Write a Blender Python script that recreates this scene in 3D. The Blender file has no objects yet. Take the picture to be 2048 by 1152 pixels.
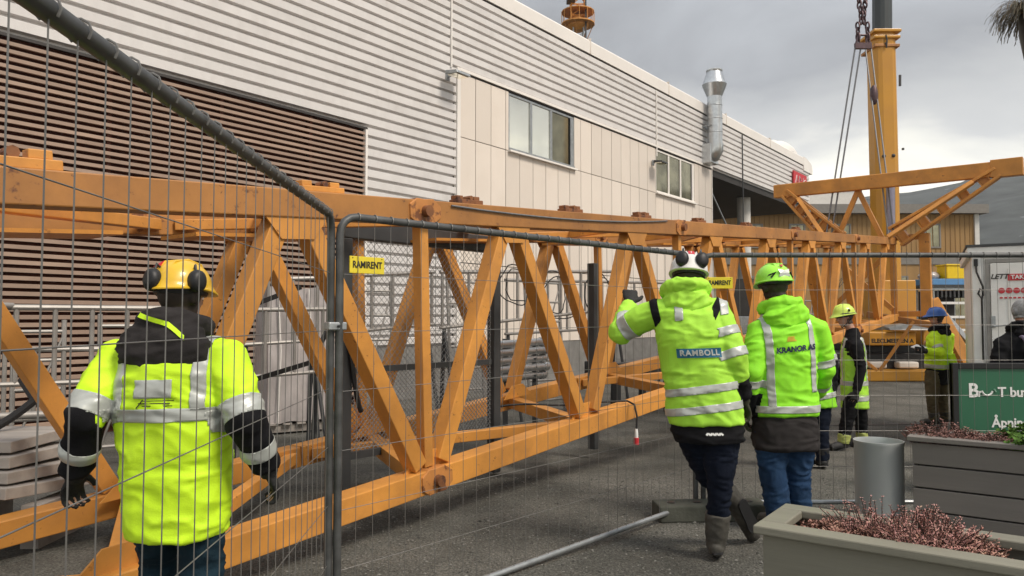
import bpy, bmesh, math, random
from mathutils import Vector, Matrix, noise
from mathutils.bvhtree import BVHTree
import numpy as np
V = Vector
R = math.radians
random.seed(7)
SC = bpy.context.scene
COL = SC.collection

# ------------------------------------------------------------------ camera, world, sun, exposure
FPX, CX, CY = 1505.0, 1024.0, 576.0
CAM = V((0, 0, 1.5))
PITCH = R(2.435)
cd = bpy.data.cameras.new("camera")
cd.sensor_width = 36.0
cd.lens = FPX / 2048 * 36
cd.clip_start = 0.05
cd.clip_end = 6000
cam = bpy.data.objects.new("camera", cd)
COL.objects.link(cam)
cam.location = CAM
cam.rotation_euler = (math.pi / 2 + PITCH, 0, 0)
SC.camera = cam

SUN_EL, SUN_AZ = 50.0, 128.0      # azimuth clockwise from +Y
w = bpy.data.worlds.new("World")
SC.world = w
w.use_nodes = True
nt = w.node_tree
nt.nodes.clear()
N, L = nt.nodes.new, nt.links.new
out = N("ShaderNodeOutputWorld")
bg = N("ShaderNodeBackground")
sky = N("ShaderNodeTexSky")
sky.sky_type = 'NISHITA'
sky.sun_disc = False
sky.sun_elevation = R(SUN_EL)
sky.sun_rotation = R(SUN_AZ)
sky.air_density = 1.0
sky.dust_density = 3.0
sk = N("ShaderNodeVectorMath"); sk.operation = 'SCALE'; sk.inputs['Scale'].default_value = 0.06
L(sky.outputs[0], sk.inputs[0])
tc = N("ShaderNodeTexCoord")
sp = N("ShaderNodeSeparateXYZ")
L(tc.outputs['Generated'], sp.inputs[0])
ramp = N("ShaderNodeValToRGB")
e = ramp.color_ramp.elements
e[0].position = 0.0; e[0].color = (0.78, 0.755, 0.66, 1)
e[1].position = 1.0; e[1].color = (0.42, 0.43, 0.45, 1)
for p_, c_ in ((0.12, (0.72, 0.70, 0.62, 1)), (0.20, (0.36, 0.362, 0.36, 1)), (0.30, (0.205, 0.21, 0.22, 1)), (0.5, (0.25, 0.26, 0.275, 1))):
    q = e.new(p_); q.color = c_
mp = N("ShaderNodeMapping"); mp.inputs['Scale'].default_value = (1.2, 1.2, 3.2)
L(tc.outputs['Generated'], mp.inputs[0])
no = N("ShaderNodeTexNoise"); no.inputs['Scale'].default_value = 2.3; no.inputs['Detail'].default_value = 6; no.inputs['Roughness'].default_value = 0.55
no.inputs['Distortion'].default_value = 0.4
L(mp.outputs[0], no.inputs[0])
wob = N("ShaderNodeMath"); wob.operation = 'MULTIPLY_ADD'; wob.inputs[1].default_value = 0.42; wob.inputs[2].default_value = -0.21
L(no.outputs[0], wob.inputs[0])
ad = N("ShaderNodeMath"); ad.operation = 'ADD'
L(sp.outputs['Z'], ad.inputs[0]); L(wob.outputs[0], ad.inputs[1])
L(ad.outputs[0], ramp.inputs[0])
mr = N("ShaderNodeMapRange"); mr.inputs[1].default_value = 0.3; mr.inputs[2].default_value = 0.7; mr.inputs[3].default_value = 0.84; mr.inputs[4].default_value = 1.20
L(no.outputs[0], mr.inputs[0])
cl = N("ShaderNodeVectorMath"); cl.operation = 'SCALE'
L(ramp.outputs[0], cl.inputs[0]); L(mr.outputs[0], cl.inputs['Scale'])
mx = N("ShaderNodeMix"); mx.data_type = 'RGBA'; mx.inputs[0].default_value = 0.92
L(sk.outputs[0], mx.inputs[6]); L(cl.outputs[0], mx.inputs[7])
L(mx.outputs[2], bg.inputs[0]); bg.inputs[1].default_value = 1.0
L(bg.outputs[0], out.inputs[0])

sl = bpy.data.lights.new("sun", 'SUN')
sl.energy = 1.5
sl.angle = R(18)
sl.color = (1.0, 0.90, 0.78)
sun = bpy.data.objects.new("sun", sl)
COL.objects.link(sun)
sd = V((math.sin(R(SUN_AZ)) * math.cos(R(SUN_EL)), math.cos(R(SUN_AZ)) * math.cos(R(SUN_EL)), math.sin(R(SUN_EL))))
sun.rotation_euler = sd.to_track_quat('Z', 'Y').to_euler()
sun.location = (10, -10, 30)

SC.view_settings.view_transform = 'Standard'
SC.view_settings.look = 'None'
SC.view_settings.gamma = 1.0
SC.view_settings.exposure = 1.18
SC.view_settings.use_curve_mapping = False
SC.render.engine = 'CYCLES'
SC.cycles.use_denoising = True
SC.cycles.max_bounces = 6
SC.cycles.volume_bounces = 0

# ------------------------------------------------------------------ small helpers
_F = V((0, math.cos(PITCH), math.sin(PITCH)))
_U = V((0, -math.sin(PITCH), math.cos(PITCH)))
def ray(px, py):
    return _F + V((1, 0, 0)) * ((px - CX) / FPX) + _U * ((CY - py) / FPX)
def at(px, py, Y):
    d = ray(px, py)
    return CAM + d * (Y / d.y)
def at_z(px, py, z):
    d = ray(px, py)
    return CAM + d * ((z - CAM.z) / d.z)
def gz(y):
    t = min(1, max(0, (y - 6.5) / 3.5))
    return -0.15 * t * t * (3 - 2 * t)

class MB:
    """collects closed shapes for one mesh"""
    def __init__(s):
        s.v, s.f = [], []
    def add(s, vs, fs):
        b = len(s.v)
        s.v += [tuple(p) for p in vs]
        s.f += [tuple(i + b for i in f) for f in fs]
        return s
    def box(s, x0, x1, y0, y1, z0, z1):
        return s.add([(x0, y0, z0), (x1, y0, z0), (x1, y1, z0), (x0, y1, z0), (x0, y0, z1), (x1, y0, z1), (x1, y1, z1), (x0, y1, z1)],
                     [(0, 3, 2, 1), (4, 5, 6, 7), (0, 1, 5, 4), (1, 2, 6, 5), (2, 3, 7, 6), (3, 0, 4, 7)])
    def beam(s, a, b, w_, h_, up=(0, 0, 1)):
        a, b = V(a), V(b)
        d = (b - a).normalized()
        sd_ = d.cross(V(up))
        if sd_.length < 1e-4:
            sd_ = d.cross(V((1, 0, 0)))
        sd_.normalize()
        u = sd_.cross(d).normalized()
        vs = []
        for p in (a, b):
            for q, r in ((-1, -1), (1, -1), (1, 1), (-1, 1)):
                vs.append(p + sd_ * (q * w_ / 2) + u * (r * h_ / 2))
        return s.add(vs, [(0, 1, 2, 3), (7, 6, 5, 4), (0, 4, 5, 1), (1, 5, 6, 2), (2, 6, 7, 3), (3, 7, 4, 0)])
    def tube(s, pts, r, n=8, cap=True, closed=False):
        pts = [V(p) for p in pts]
        k = len(pts)
        rs = r if isinstance(r, (list, tuple)) else [r] * k
        ref = None
        vs, fs = [], []
        for i, p in enumerate(pts):
            if closed:
                d = pts[(i + 1) % k] - pts[i - 1]
            else:
                d = pts[min(i + 1, k - 1)] - pts[max(i - 1, 0)]
            d.normalize()
            if ref is None:
                ref = d.cross(V((0, 0, 1)))
                if ref.length < 1e-3:
                    ref = V((1, 0, 0))
            ref = (ref - d * ref.dot(d)).normalized()
            o = d.cross(ref)
            for j in range(n):
                a = 2 * math.pi * j / n
                vs.append(p + (ref * math.cos(a) + o * math.sin(a)) * rs[i])
        for i in range(k if closed else k - 1):
            i2 = (i + 1) % k
            for j in range(n):
                j2 = (j + 1) % n
                fs.append((i * n + j, i * n + j2, i2 * n + j2, i2 * n + j))
        if cap and not closed:
            fs.append(tuple(reversed(range(n))))
            fs.append(tuple(range((k - 1) * n, k * n)))
        return s.add(vs, fs)
    def rings(s, rs):
        """loft through rings of equal size, capped"""
        n = len(rs[0])
        vs = [p for r in rs for p in r]
        fs = []
        for i in range(len(rs) - 1):
            for j in range(n):
                j2 = (j + 1) % n
                fs.append((i * n + j, i * n + j2, (i + 1) * n + j2, (i + 1) * n + j))
        fs.append(tuple(reversed(range(n))))
        fs.append(tuple(range((len(rs) - 1) * n, len(rs) * n)))
        return s.add(vs, fs)
    def lathe(s, prof, n=24, c=(0, 0, 0)):
        c = V(c)
        rs = [[c + V((r * math.cos(2 * math.pi * j / n), r * math.sin(2 * math.pi * j / n), z)) for j in range(n)] for r, z in prof]
        return s.rings(rs)
    def ell(s, c, rx, ry, rz, n=14, m=8, basis=None):
        c = V(c)
        ax = basis or (V((1, 0, 0)), V((0, 1, 0)), V((0, 0, 1)))
        rs = []
        for i in range(1, m):
            t = math.pi * i / m
            rs.append([c + ax[0] * (rx * math.sin(t) * math.cos(2 * math.pi * j / n)) + ax[1] * (ry * math.sin(t) * math.sin(2 * math.pi * j / n)) - ax[2] * (rz * math.cos(t)) for j in range(n)])
        return s.rings(rs)
    def prism(s, poly, a0, a1, axis='x'):
        """extrude a 2D polygon: axis x -> poly in (y,z)"""
        n = len(poly)
        vs = []
        for a in (a0, a1):
            for p, q in poly:
                vs.append((a, p, q) if axis == 'x' else ((p, a, q) if axis == 'y' else (p, q, a)))
        fs = [(j, (j + 1) % n, n + (j + 1) % n, n + j) for j in range(n)]
        fs.append(tuple(reversed(range(n)))); fs.append(tuple(range(n, 2 * n)))
        return s.add(vs, fs)
    def mesh(s, name, m=None, smooth=False, fix=True):
        me = bpy.data.meshes.new(name)
        me.from_pydata(s.v, [], s.f)
        if fix:
            bm = bmesh.new(); bm.from_mesh(me)
            bmesh.ops.recalc_face_normals(bm, faces=bm.faces)
            bm.to_mesh(me); bm.free()
        if m:
            me.materials.append(m)
        if smooth:
            me.polygons.foreach_set('use_smooth', [True] * len(me.polygons))
            try:
                me.set_sharp_from_angle(angle=R(42))
            except Exception:
                pass
        me.update()
        return me
    def build(s, name, m, parent=None, smooth=False, bev=0.0):
        o = link(name, s.mesh(name, m, smooth), parent)
        if bev:
            b = o.modifiers.new("edge", 'BEVEL'); b.width = bev; b.segments = 2; b.limit_method = 'ANGLE'; b.angle_limit = R(50)
        return o

def link(name, data, parent=None):
    o = bpy.data.objects.new(name, data)
    COL.objects.link(o)
    if parent is not None:
        o.parent = parent
    return o
def tag(o, label=None, cat=None, group=None, kind=None):
    if label: o['label'] = label
    if cat: o['category'] = cat
    if group: o['group'] = group
    if kind: o['kind'] = kind
    return o
def thing(name, label, cat, loc=(0, 0, 0), rot=(0, 0, 0), group=None):
    o = bpy.data.objects.new(name, None)
    COL.objects.link(o)
    o.empty_display_size = 0.2
    o.location = loc
    o.rotation_euler = rot
    return tag(o, label, cat, group)

# ------------------------------------------------------------------ materials
def mat(name, col, rough=0.6, metal=0.0, var=0.12, scale=6.0, bump=0.0, bscale=60.0, stretch=(1, 1, 1), rust=None, rust_t=0.68, rust_s=3.0,
        rnd=0.0, chips=None, alpha=None, spec=0.5, dirt=None, dirt_t=0.6, dirt_s=1.2, coat=0.0):
    m = bpy.data.materials.new(name)
    m.use_nodes = True
    t = m.node_tree
    n, l = t.nodes.new, t.links.new
    b = t.nodes["Principled BSDF"]
    b.inputs['Roughness'].default_value = rough
    b.inputs['Metallic'].default_value = metal
    b.inputs['Specular IOR Level'].default_value = spec if rough != 0.85 else 0.15
    b.inputs['Coat Weight'].default_value = coat
    co = n("ShaderNodeTexCoord")
    mp_ = n("ShaderNodeMapping"); mp_.inputs['Scale'].default_value = stretch
    oi = n("ShaderNodeObjectInfo")
    off = n("ShaderNodeVectorMath"); off.operation = 'SCALE'; off.inputs[0].default_value = (37, 21, 13)
    l(oi.outputs['Random'], off.inputs['Scale'])
    l(co.outputs['Object'], mp_.inputs[0]); l(off.outputs[0], mp_.inputs['Location'])
    no_ = n("ShaderNodeTexNoise"); no_.inputs['Scale'].default_value = scale; no_.inputs['Detail'].default_value = 5
    l(mp_.outputs[0], no_.inputs[0])
    rg = n("ShaderNodeMapRange"); rg.inputs[1].default_value = 0.25; rg.inputs[2].default_value = 0.75
    rg.inputs[3].default_value = 1 - var; rg.inputs[4].default_value = 1 + var
    l(no_.outputs[0], rg.inputs[0])
    fac = rg.outputs[0]
    if rnd:
        r2 = n("ShaderNodeMapRange"); r2.inputs[3].default_value = 1 - rnd; r2.inputs[4].default_value = 1 + rnd
        l(oi.outputs['Random'], r2.inputs[0])
        mu = n("ShaderNodeMath"); mu.operation = 'MULTIPLY'
        l(fac, mu.inputs[0]); l(r2.outputs[0], mu.inputs[1]); fac = mu.outputs[0]
    sc = n("ShaderNodeVectorMath"); sc.operation = 'SCALE'; sc.inputs[0].default_value = col[:3]
    l(fac, sc.inputs['Scale'])
    c = sc.outputs[0]
    def over(c, colour, thr, s, soft=0.06, strength=1.0):
        k = n("ShaderNodeTexNoise"); k.inputs['Scale'].default_value = s; k.inputs['Detail'].default_value = 8; k.inputs['Roughness'].default_value = 0.68
        l(mp_.outputs[0], k.inputs[0])
        th = n("ShaderNodeMapRange"); th.inputs[1].default_value = thr - soft; th.inputs[2].default_value = thr + soft; th.inputs[4].default_value = strength
        l(k.outputs[0], th.inputs[0])
        x = n("ShaderNodeMix"); x.data_type = 'RGBA'; x.inputs[7].default_value = (*colour, 1)
        l(th.outputs[0], x.inputs[0]); l(c, x.inputs[6])
        return x.outputs[2]
    if dirt:
        c = over(c, dirt, dirt_t, dirt_s, 0.14, 0.6)
    if chips:
        c = over(c, chips, 0.665, 24.0, 0.02, 0.85)
    if rust:
        c = over(c, rust, rust_t, rust_s, 0.03, 0.9)
    l(c, b.inputs['Base Color'])
    if bump:
        k = n("ShaderNodeTexNoise"); k.inputs['Scale'].default_value = bscale; k.inputs['Detail'].default_value = 6
        l(mp_.outputs[0], k.inputs[0])
        bp = n("ShaderNodeBump"); bp.inputs['Strength'].default_value = bump; bp.inputs['Distance'].default_value = 0.02
        l(k.outputs[0], bp.inputs['Height']); l(bp.outputs[0], b.inputs['Normal'])
    return m

M = {}
M['jib'] = mat('jib_paint', (0.62, 0.27, 0.050), 0.5, var=0.18, scale=2.5, rust=(0.16, 0.055, 0.022), rust_t=0.675, rust_s=5.0, dirt=(0.30, 0.13, 0.035), dirt_t=0.55, dirt_s=1.6, chips=(0.12, 0.045, 0.02), rnd=0.10, bump=0.06, bscale=30)
M['jib_old'] = mat('jib_paint_weathered', (0.41, 0.180, 0.045), 0.55, var=0.2, scale=2.0, rust=(0.10, 0.035, 0.02), rust_t=0.635, rust_s=6.0, dirt=(0.20, 0.085, 0.03), dirt_t=0.53, dirt_s=1.5, chips=(0.08, 0.03, 0.018), rnd=0.06, bump=0.06, bscale=30)
M['ochre_dark'] = mat('ochre_joint', (0.24, 0.135, 0.047), 0.8)
M['joint'] = mat('jib_joint_paint', (0.46, 0.19, 0.05), 0.6, var=0.25, scale=5, rust=(0.13, 0.045, 0.02), rust_t=0.55, rust_s=7, bump=0.1)
M['rusty'] = mat('rusty_steel', (0.22, 0.085, 0.03), 0.7, var=0.3, scale=9, rust=(0.07, 0.028, 0.018), rust_t=0.56, rust_s=10, bump=0.15, bscale=40)
M['crane'] = mat('crane_yellow', (0.50, 0.235, 0.014), 0.4, var=0.08, scale=0.8, coat=0.2, dirt=(0.42, 0.19, 0.03), dirt_t=0.62, dirt_s=0.7)
M['crane_grey'] = mat('boom_grey', (0.040, 0.048, 0.050), 0.45, var=0.1, scale=1)
M['galv'] = mat('galvanised_steel', (0.40, 0.42, 0.43), 0.42, 0.75, var=0.18, scale=14, bump=0.03, bscale=50, dirt=(0.24, 0.25, 0.25), dirt_t=0.58, dirt_s=5)
M['galv_bright'] = mat('galvanised_bright', (0.62, 0.64, 0.65), 0.32, 0.85, var=0.14, scale=9, dirt=(0.42, 0.44, 0.45), dirt_t=0.55, dirt_s=3)
M['tube'] = mat('fence_tube', (0.085, 0.088, 0.088), 0.5, 0.25, var=0.4, scale=10, dirt=(0.03, 0.03, 0.028), dirt_t=0.55, dirt_s=4)
M['wire'] = mat('fence_wire', (0.19, 0.185, 0.175), 0.5, 0.5, var=0.2, scale=9)
M['white_clad'] = mat('white_cladding', (0.68, 0.66, 0.645), 0.5, var=0.05, scale=0.8, rnd=0.035, dirt=(0.50, 0.475, 0.455), dirt_t=0.60, dirt_s=1.6, stretch=(0.9, 1, 0.3))
M['panel'] = mat('beige_panel', (0.70, 0.63, 0.555), 0.45, var=0.04, scale=0.7, rnd=0.06, dirt=(0.64, 0.56, 0.48), dirt_t=0.64, dirt_s=0.8)
M['trim'] = mat('white_trim', (0.78, 0.745, 0.70), 0.45, var=0.05, scale=1)
M['dark_trim'] = mat('dark_trim', (0.035, 0.03, 0.028), 0.6, var=0.1)
M['slat'] = mat('louvre_slat', (0.345, 0.245, 0.185), 0.6, var=0.14, scale=2.5, rnd=0.12, stretch=(0.6, 1, 1), dirt=(0.24, 0.155, 0.115), dirt_t=0.56, dirt_s=1.2)
M['louvre_back'] = mat('louvre_back', (0.085, 0.022, 0.012), 0.8, var=0.4, scale=2)
M['concrete'] = mat('concrete', (0.20, 0.195, 0.185), 0.85, var=0.2, scale=4, bump=0.2, bscale=30)
M['block'] = mat('rubber_foot', (0.075, 0.078, 0.065), 0.85, var=0.25, scale=8, bump=0.25, bscale=40)
M['soffit'] = mat('dark_soffit', (0.035, 0.033, 0.032), 0.8, var=0.2, scale=1)
M['roof'] = mat('roof_felt', (0.16, 0.16, 0.16), 0.9)
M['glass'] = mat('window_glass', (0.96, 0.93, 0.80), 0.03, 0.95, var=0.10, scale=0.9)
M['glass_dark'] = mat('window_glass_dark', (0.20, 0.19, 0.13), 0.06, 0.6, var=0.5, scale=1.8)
M['black'] = mat('black_plastic', (0.008, 0.008, 0.009), 0.5, var=0.2)
M['rubber'] = mat('black_rubber', (0.011, 0.011, 0.012), 0.7, var=0.2)
M['tag_yellow'] = mat('tag_yellow', (0.72, 0.58, 0.03), 0.45, var=0.06)
M['ink'] = mat('ink_black', (0.015, 0.015, 0.012), 0.6, var=0.05)
M['white'] = mat('white_paint', (0.78, 0.78, 0.76), 0.5, var=0.05, dirt=(0.62, 0.61, 0.58), dirt_t=0.62)
M['red'] = mat('red_paint', (0.50, 0.025, 0.035), 0.5, var=0.1)
M['planter'] = mat('planter_wood', (0.205, 0.196, 0.152), 0.65, var=0.12, scale=3, stretch=(0.35, 3, 3), rnd=0.07, bump=0.08, bscale=22, dirt=(0.15, 0.14, 0.11), dirt_t=0.62, dirt_s=2)
M['planter_dark'] = mat('planter_wood_dark', (0.185, 0.166, 0.150), 0.65, var=0.12, scale=3, stretch=(0.35, 3, 3), rnd=0.07, bump=0.08, bscale=22)
M['soil'] = mat('soil', (0.035, 0.024, 0.017), 0.95, var=0.5, scale=20, bump=0.6, bscale=40)
M['sign_green'] = mat('sign_green', (0.026, 0.125, 0.066), 0.35, var=0.06, scale=2)
M['ochre'] = mat('ochre_timber', (0.32, 0.185, 0.066), 0.7, var=0.12, scale=0.6, stretch=(3, 3, 0.3))
M['ochre_roof'] = mat('grey_fascia', (0.20, 0.185, 0.165), 0.7, var=0.1)
M['white_block'] = mat('white_render', (0.62, 0.60, 0.56), 0.7, var=0.05)
M['alu'] = mat('aluminium', (0.30, 0.285, 0.265), 0.5, 0.4, var=0.15, scale=8, dirt=(0.33, 0.30, 0.27), dirt_t=0.6, dirt_s=3)
M['dark_steel'] = mat('dark_grey_steel', (0.055, 0.057, 0.059), 0.5, 0.3, var=0.2, scale=5)
M['mesh'] = mat('expanded_mesh', (0.30, 0.31, 0.32), 0.45, 0.6, var=0.2, scale=9)
M['wrap'] = mat('plastic_wrap', (0.42, 0.385, 0.375), 0.28, var=0.25, scale=5, bump=0.5, bscale=7, stretch=(1, 1, 0.4))
M['timber'] = mat('grey_timber', (0.34, 0.31, 0.28), 0.8, var=0.2, scale=5, stretch=(0.3, 2, 2), rnd=0.12)
M['blue_board'] = mat('blue_board', (0.10, 0.26, 0.50), 0.5, var=0.1)
M['yellow_crate'] = mat('yellow_crate', (0.80, 0.56, 0.01), 0.5, var=0.08)
M['sling'] = mat('steel_rope', (0.20, 0.20, 0.205), 0.5, 0.5, var=0.2, scale=30)
M['chain'] = mat('chain_steel', (0.10, 0.065, 0.07), 0.5, 0.6, var=0.3, scale=12)
M['container'] = mat('container_white', (0.78, 0.77, 0.74), 0.5, var=0.05, dirt=(0.5, 0.49, 0.46), dirt_t=0.6, dirt_s=0.9)
# people
M['hv_a'] = mat('hi_vis_fabric_yellow', (0.60, 0.92, 0.016), 0.7, dirt=(0.40, 0.60, 0.03), dirt_t=0.66, dirt_s=4, var=0.08, scale=9, bump=0.12, bscale=220)
M['hv_b'] = mat('hi_vis_fabric_lime', (0.40, 0.78, 0.05), 0.7, dirt=(0.28, 0.50, 0.05), dirt_t=0.64, dirt_s=4, var=0.09, scale=9, bump=0.12, bscale=220)
M['hv_c'] = mat('hi_vis_fabric_green', (0.29, 0.80, 0.02), 0.7, dirt=(0.20, 0.52, 0.03), dirt_t=0.64, dirt_s=4, var=0.09, scale=9, bump=0.12, bscale=220)
M['reflect'] = mat('reflective_tape', (0.47, 0.49, 0.46), 0.4, 0.25, var=0.1, scale=14)
M['dark_cloth'] = mat('black_fabric', (0.009, 0.009, 0.0105), 0.85, var=0.3, scale=10, bump=0.15, bscale=200)
M['grey_cloth'] = mat('charcoal_fabric', (0.030, 0.027, 0.027), 0.85, var=0.2, scale=9, bump=0.15, bscale=200)
M['jeans'] = mat('denim_blue', (0.017, 0.042, 0.095), 0.85, var=0.35, scale=7, bump=0.2, bscale=160, dirt=(0.035, 0.075, 0.14), dirt_t=0.60, dirt_s=4)
M['jeans_dark'] = mat('denim_dark', (0.0055, 0.0085, 0.018), 0.85, var=0.3, scale=7, bump=0.2, bscale=160, dirt=(0.011, 0.017, 0.032), dirt_t=0.62, dirt_s=4)
M['teal_trousers'] = mat('work_trousers_teal', (0.009, 0.024, 0.036), 0.85, var=0.3, scale=7, bump=0.2, bscale=160)
M['olive'] = mat('olive_trousers', (0.105, 0.088, 0.05), 0.85, var=0.2, scale=8, bump=0.2, bscale=160)
M['boot'] = mat('worn_leather', (0.040, 0.037, 0.031), 0.7, var=0.4, scale=12, bump=0.15, bscale=60, dirt=(0.105, 0.098, 0.08), dirt_t=0.54, dirt_s=7)
M['skin'] = mat('skin', (0.50, 0.27, 0.19), 0.55, var=0.08, scale=12)
M['hair_brown'] = mat('hair_brown', (0.028, 0.018, 0.012), 0.7, var=0.4, scale=40)
M['hair_grey'] = mat('hair_grey', (0.27, 0.27, 0.27), 0.7, var=0.3, scale=40, bump=0.4, bscale=90)
M['helmet_yellow'] = mat('helmet_yellow', (0.72, 0.45, 0.02), 0.35, var=0.06, dirt=(0.45, 0.25, 0.03), dirt_t=0.62, dirt_s=8, coat=0.3)
M['helmet_white'] = mat('helmet_white', (0.74, 0.73, 0.70), 0.35, var=0.05, dirt=(0.5, 0.47, 0.42), dirt_t=0.62, dirt_s=8, coat=0.3)
M['helmet_green'] = mat('helmet_green', (0.36, 0.86, 0.06), 0.35, var=0.05, coat=0.3)
M['helmet_lime'] = mat('helmet_lime', (0.56, 0.72, 0.10), 0.35, var=0.05, coat=0.3)
M['helmet_blue'] = mat('helmet_blue', (0.035, 0.13, 0.46), 0.35, var=0.05, coat=0.3)
M['logo_blue'] = mat('logo_blue', (0.015, 0.13, 0.23), 0.6, var=0.05)
M['navy'] = mat('print_navy', (0.012, 0.016, 0.065), 0.6, var=0.05)
M['print_orange'] = mat('print_orange', (0.60, 0.27, 0.02), 0.6, var=0.05)
M['glove'] = mat('glove_black', (0.011, 0.011, 0.011), 0.75, var=0.4, scale=18, bump=0.2, bscale=120)
M['glove_olive'] = mat('glove_olive', (0.035, 0.036, 0.017), 0.75, var=0.5, scale=18, bump=0.2, bscale=120)

def ground_mat():
    m = bpy.data.materials.new('gravel_asphalt'); m.use_nodes = True
    t = m.node_tree; n, l = t.nodes.new, t.links.new
    b = t.nodes["Principled BSDF"]; b.inputs['Roughness'].default_value = 0.9; b.inputs['Specular IOR Level'].default_value = 0.3
    co = n("ShaderNodeTexCoord")
    big = n("ShaderNodeTexNoise"); big.inputs['Scale'].default_value = 0.8; big.inputs['Detail'].default_value = 9; big.inputs['Roughness'].default_value = 0.65
    fine = n("ShaderNodeTexNoise"); fine.inputs['Scale'].default_value = 70; fine.inputs['Detail'].default_value = 4; fine.inputs['Roughness'].default_value = 0.7
    vor = n("ShaderNodeTexVoronoi"); vor.inputs['Scale'].default_value = 75
    for k in (big, fine, vor): l(co.outputs['Object'], k.inputs['Vector'])
    r1 = n("ShaderNodeValToRGB"); e1 = r1.color_ramp.elements
    e1[0].position = 0.34; e1[0].color = (0.046, 0.046, 0.040, 1); e1[1].position = 0.68; e1[1].color = (0.125, 0.121, 0.106, 1)
    l(big.outputs[0], r1.inputs[0])
    r2 = n("ShaderNodeMapRange"); r2.inputs[1].default_value = 0.28; r2.inputs[2].default_value = 0.74; r2.inputs[3].default_value = 0.30; r2.inputs[4].default_value = 2.1
    l(fine.outputs[0], r2.inputs[0])
    r3 = n("ShaderNodeMapRange"); r3.inputs[3].default_value = 0.7; r3.inputs[4].default_value = 1.3
    sx = n("ShaderNodeSeparateColor"); l(vor.outputs['Color'], sx.inputs[0]); l(sx.outputs[0], r3.inputs[0])
    mu = n("ShaderNodeMath"); mu.operation = 'MULTIPLY'; l(r2.outputs[0], mu.inputs[0]); l(r3.outputs[0], mu.inputs[1])
    s = n("ShaderNodeVectorMath"); s.operation = 'SCALE'; l(r1.outputs[0], s.inputs[0]); l(mu.outputs[0], s.inputs['Scale'])
    l(s.outputs[0], b.inputs['Base Color'])
    ah = n("ShaderNodeMath"); ah.operation = 'ADD'; l(fine.outputs[0], ah.inputs[0]); l(vor.outputs['Distance'], ah.inputs[1])
    bp = n("ShaderNodeBump"); bp.inputs['Strength'].default_value = 0.7; bp.inputs['Distance'].default_value = 0.012
    l(ah.outputs[0], bp.inputs['Height']); l(bp.outputs[0], b.inputs['Normal'])
    return m
M['ground'] = ground_mat()

def leaf_mat(name, cols, rough=0.7):
    """colour picked per leaf from a stored random attribute"""
    m = bpy.data.materials.new(name); m.use_nodes = True
    t = m.node_tree; n, l = t.nodes.new, t.links.new
    b = t.nodes["Principled BSDF"]; b.inputs['Roughness'].default_value = rough; b.inputs['Specular IOR Level'].default_value = 0.2
    a = n("ShaderNodeAttribute"); a.attribute_name = "leaf_random"
    r = n("ShaderNodeValToRGB"); e_ = r.color_ramp.elements
    while len(e_) < len(cols): e_.new(0.5)
    for i, c in enumerate(cols):
        e_[i].position = i / (len(cols) - 1); e_[i].color = (*c, 1)
    l(a.outputs['Fac'], r.inputs[0]); l(r.outputs[0], b.inputs['Base Color'])
    return m
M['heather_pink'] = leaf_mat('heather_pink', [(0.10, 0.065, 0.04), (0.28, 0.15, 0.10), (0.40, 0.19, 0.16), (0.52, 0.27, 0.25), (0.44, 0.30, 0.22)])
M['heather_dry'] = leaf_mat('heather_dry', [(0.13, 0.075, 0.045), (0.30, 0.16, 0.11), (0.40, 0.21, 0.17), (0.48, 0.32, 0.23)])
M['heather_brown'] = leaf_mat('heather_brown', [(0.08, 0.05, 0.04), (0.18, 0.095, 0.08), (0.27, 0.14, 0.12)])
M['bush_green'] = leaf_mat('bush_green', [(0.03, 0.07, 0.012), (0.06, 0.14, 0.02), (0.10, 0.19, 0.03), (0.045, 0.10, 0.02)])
M['straw'] = leaf_mat('dry_straw', [(0.12, 0.085, 0.055), (0.24, 0.19, 0.13), (0.20, 0.19, 0.14), (0.10, 0.08, 0.06)])
M['pebble'] = leaf_mat('pebble_grey', [(0.05, 0.05, 0.045), (0.13, 0.127, 0.115), (0.24, 0.235, 0.215), (0.09, 0.088, 0.078)], 0.85)
# ================================================================== GROUND AND HILL
def ground():
    ys = [-400, -30, -8, 0, 2, 4, 6, 6.5, 7, 7.5, 8, 8.5, 9, 9.5, 10, 14, 20, 30, 50, 90, 300, 1500]
    xs = [-1500, -300, -60, -20, -8, 0, 8, 20, 60, 300, 1500]
    vs = [(x, y, gz(y)) for y in ys for x in xs]
    nx = len(xs)
    fs = [(j * nx + i, j * nx + i + 1, (j + 1) * nx + i + 1, (j + 1) * nx + i) for j in range(len(ys) - 1) for i in range(nx - 1)]
    o = MB().add(vs, fs).build('ground', M['ground'], smooth=True)
    tag(o, kind='structure')
ground()
# a narrow slot drain across the yard behind the fence
o = MB().beam((2.5, 11.6, -0.147), (16, 13.0, -0.147), 0.09, 0.008).build('drain_channel', M['dark_trim']); tag(o, kind='structure')

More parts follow.
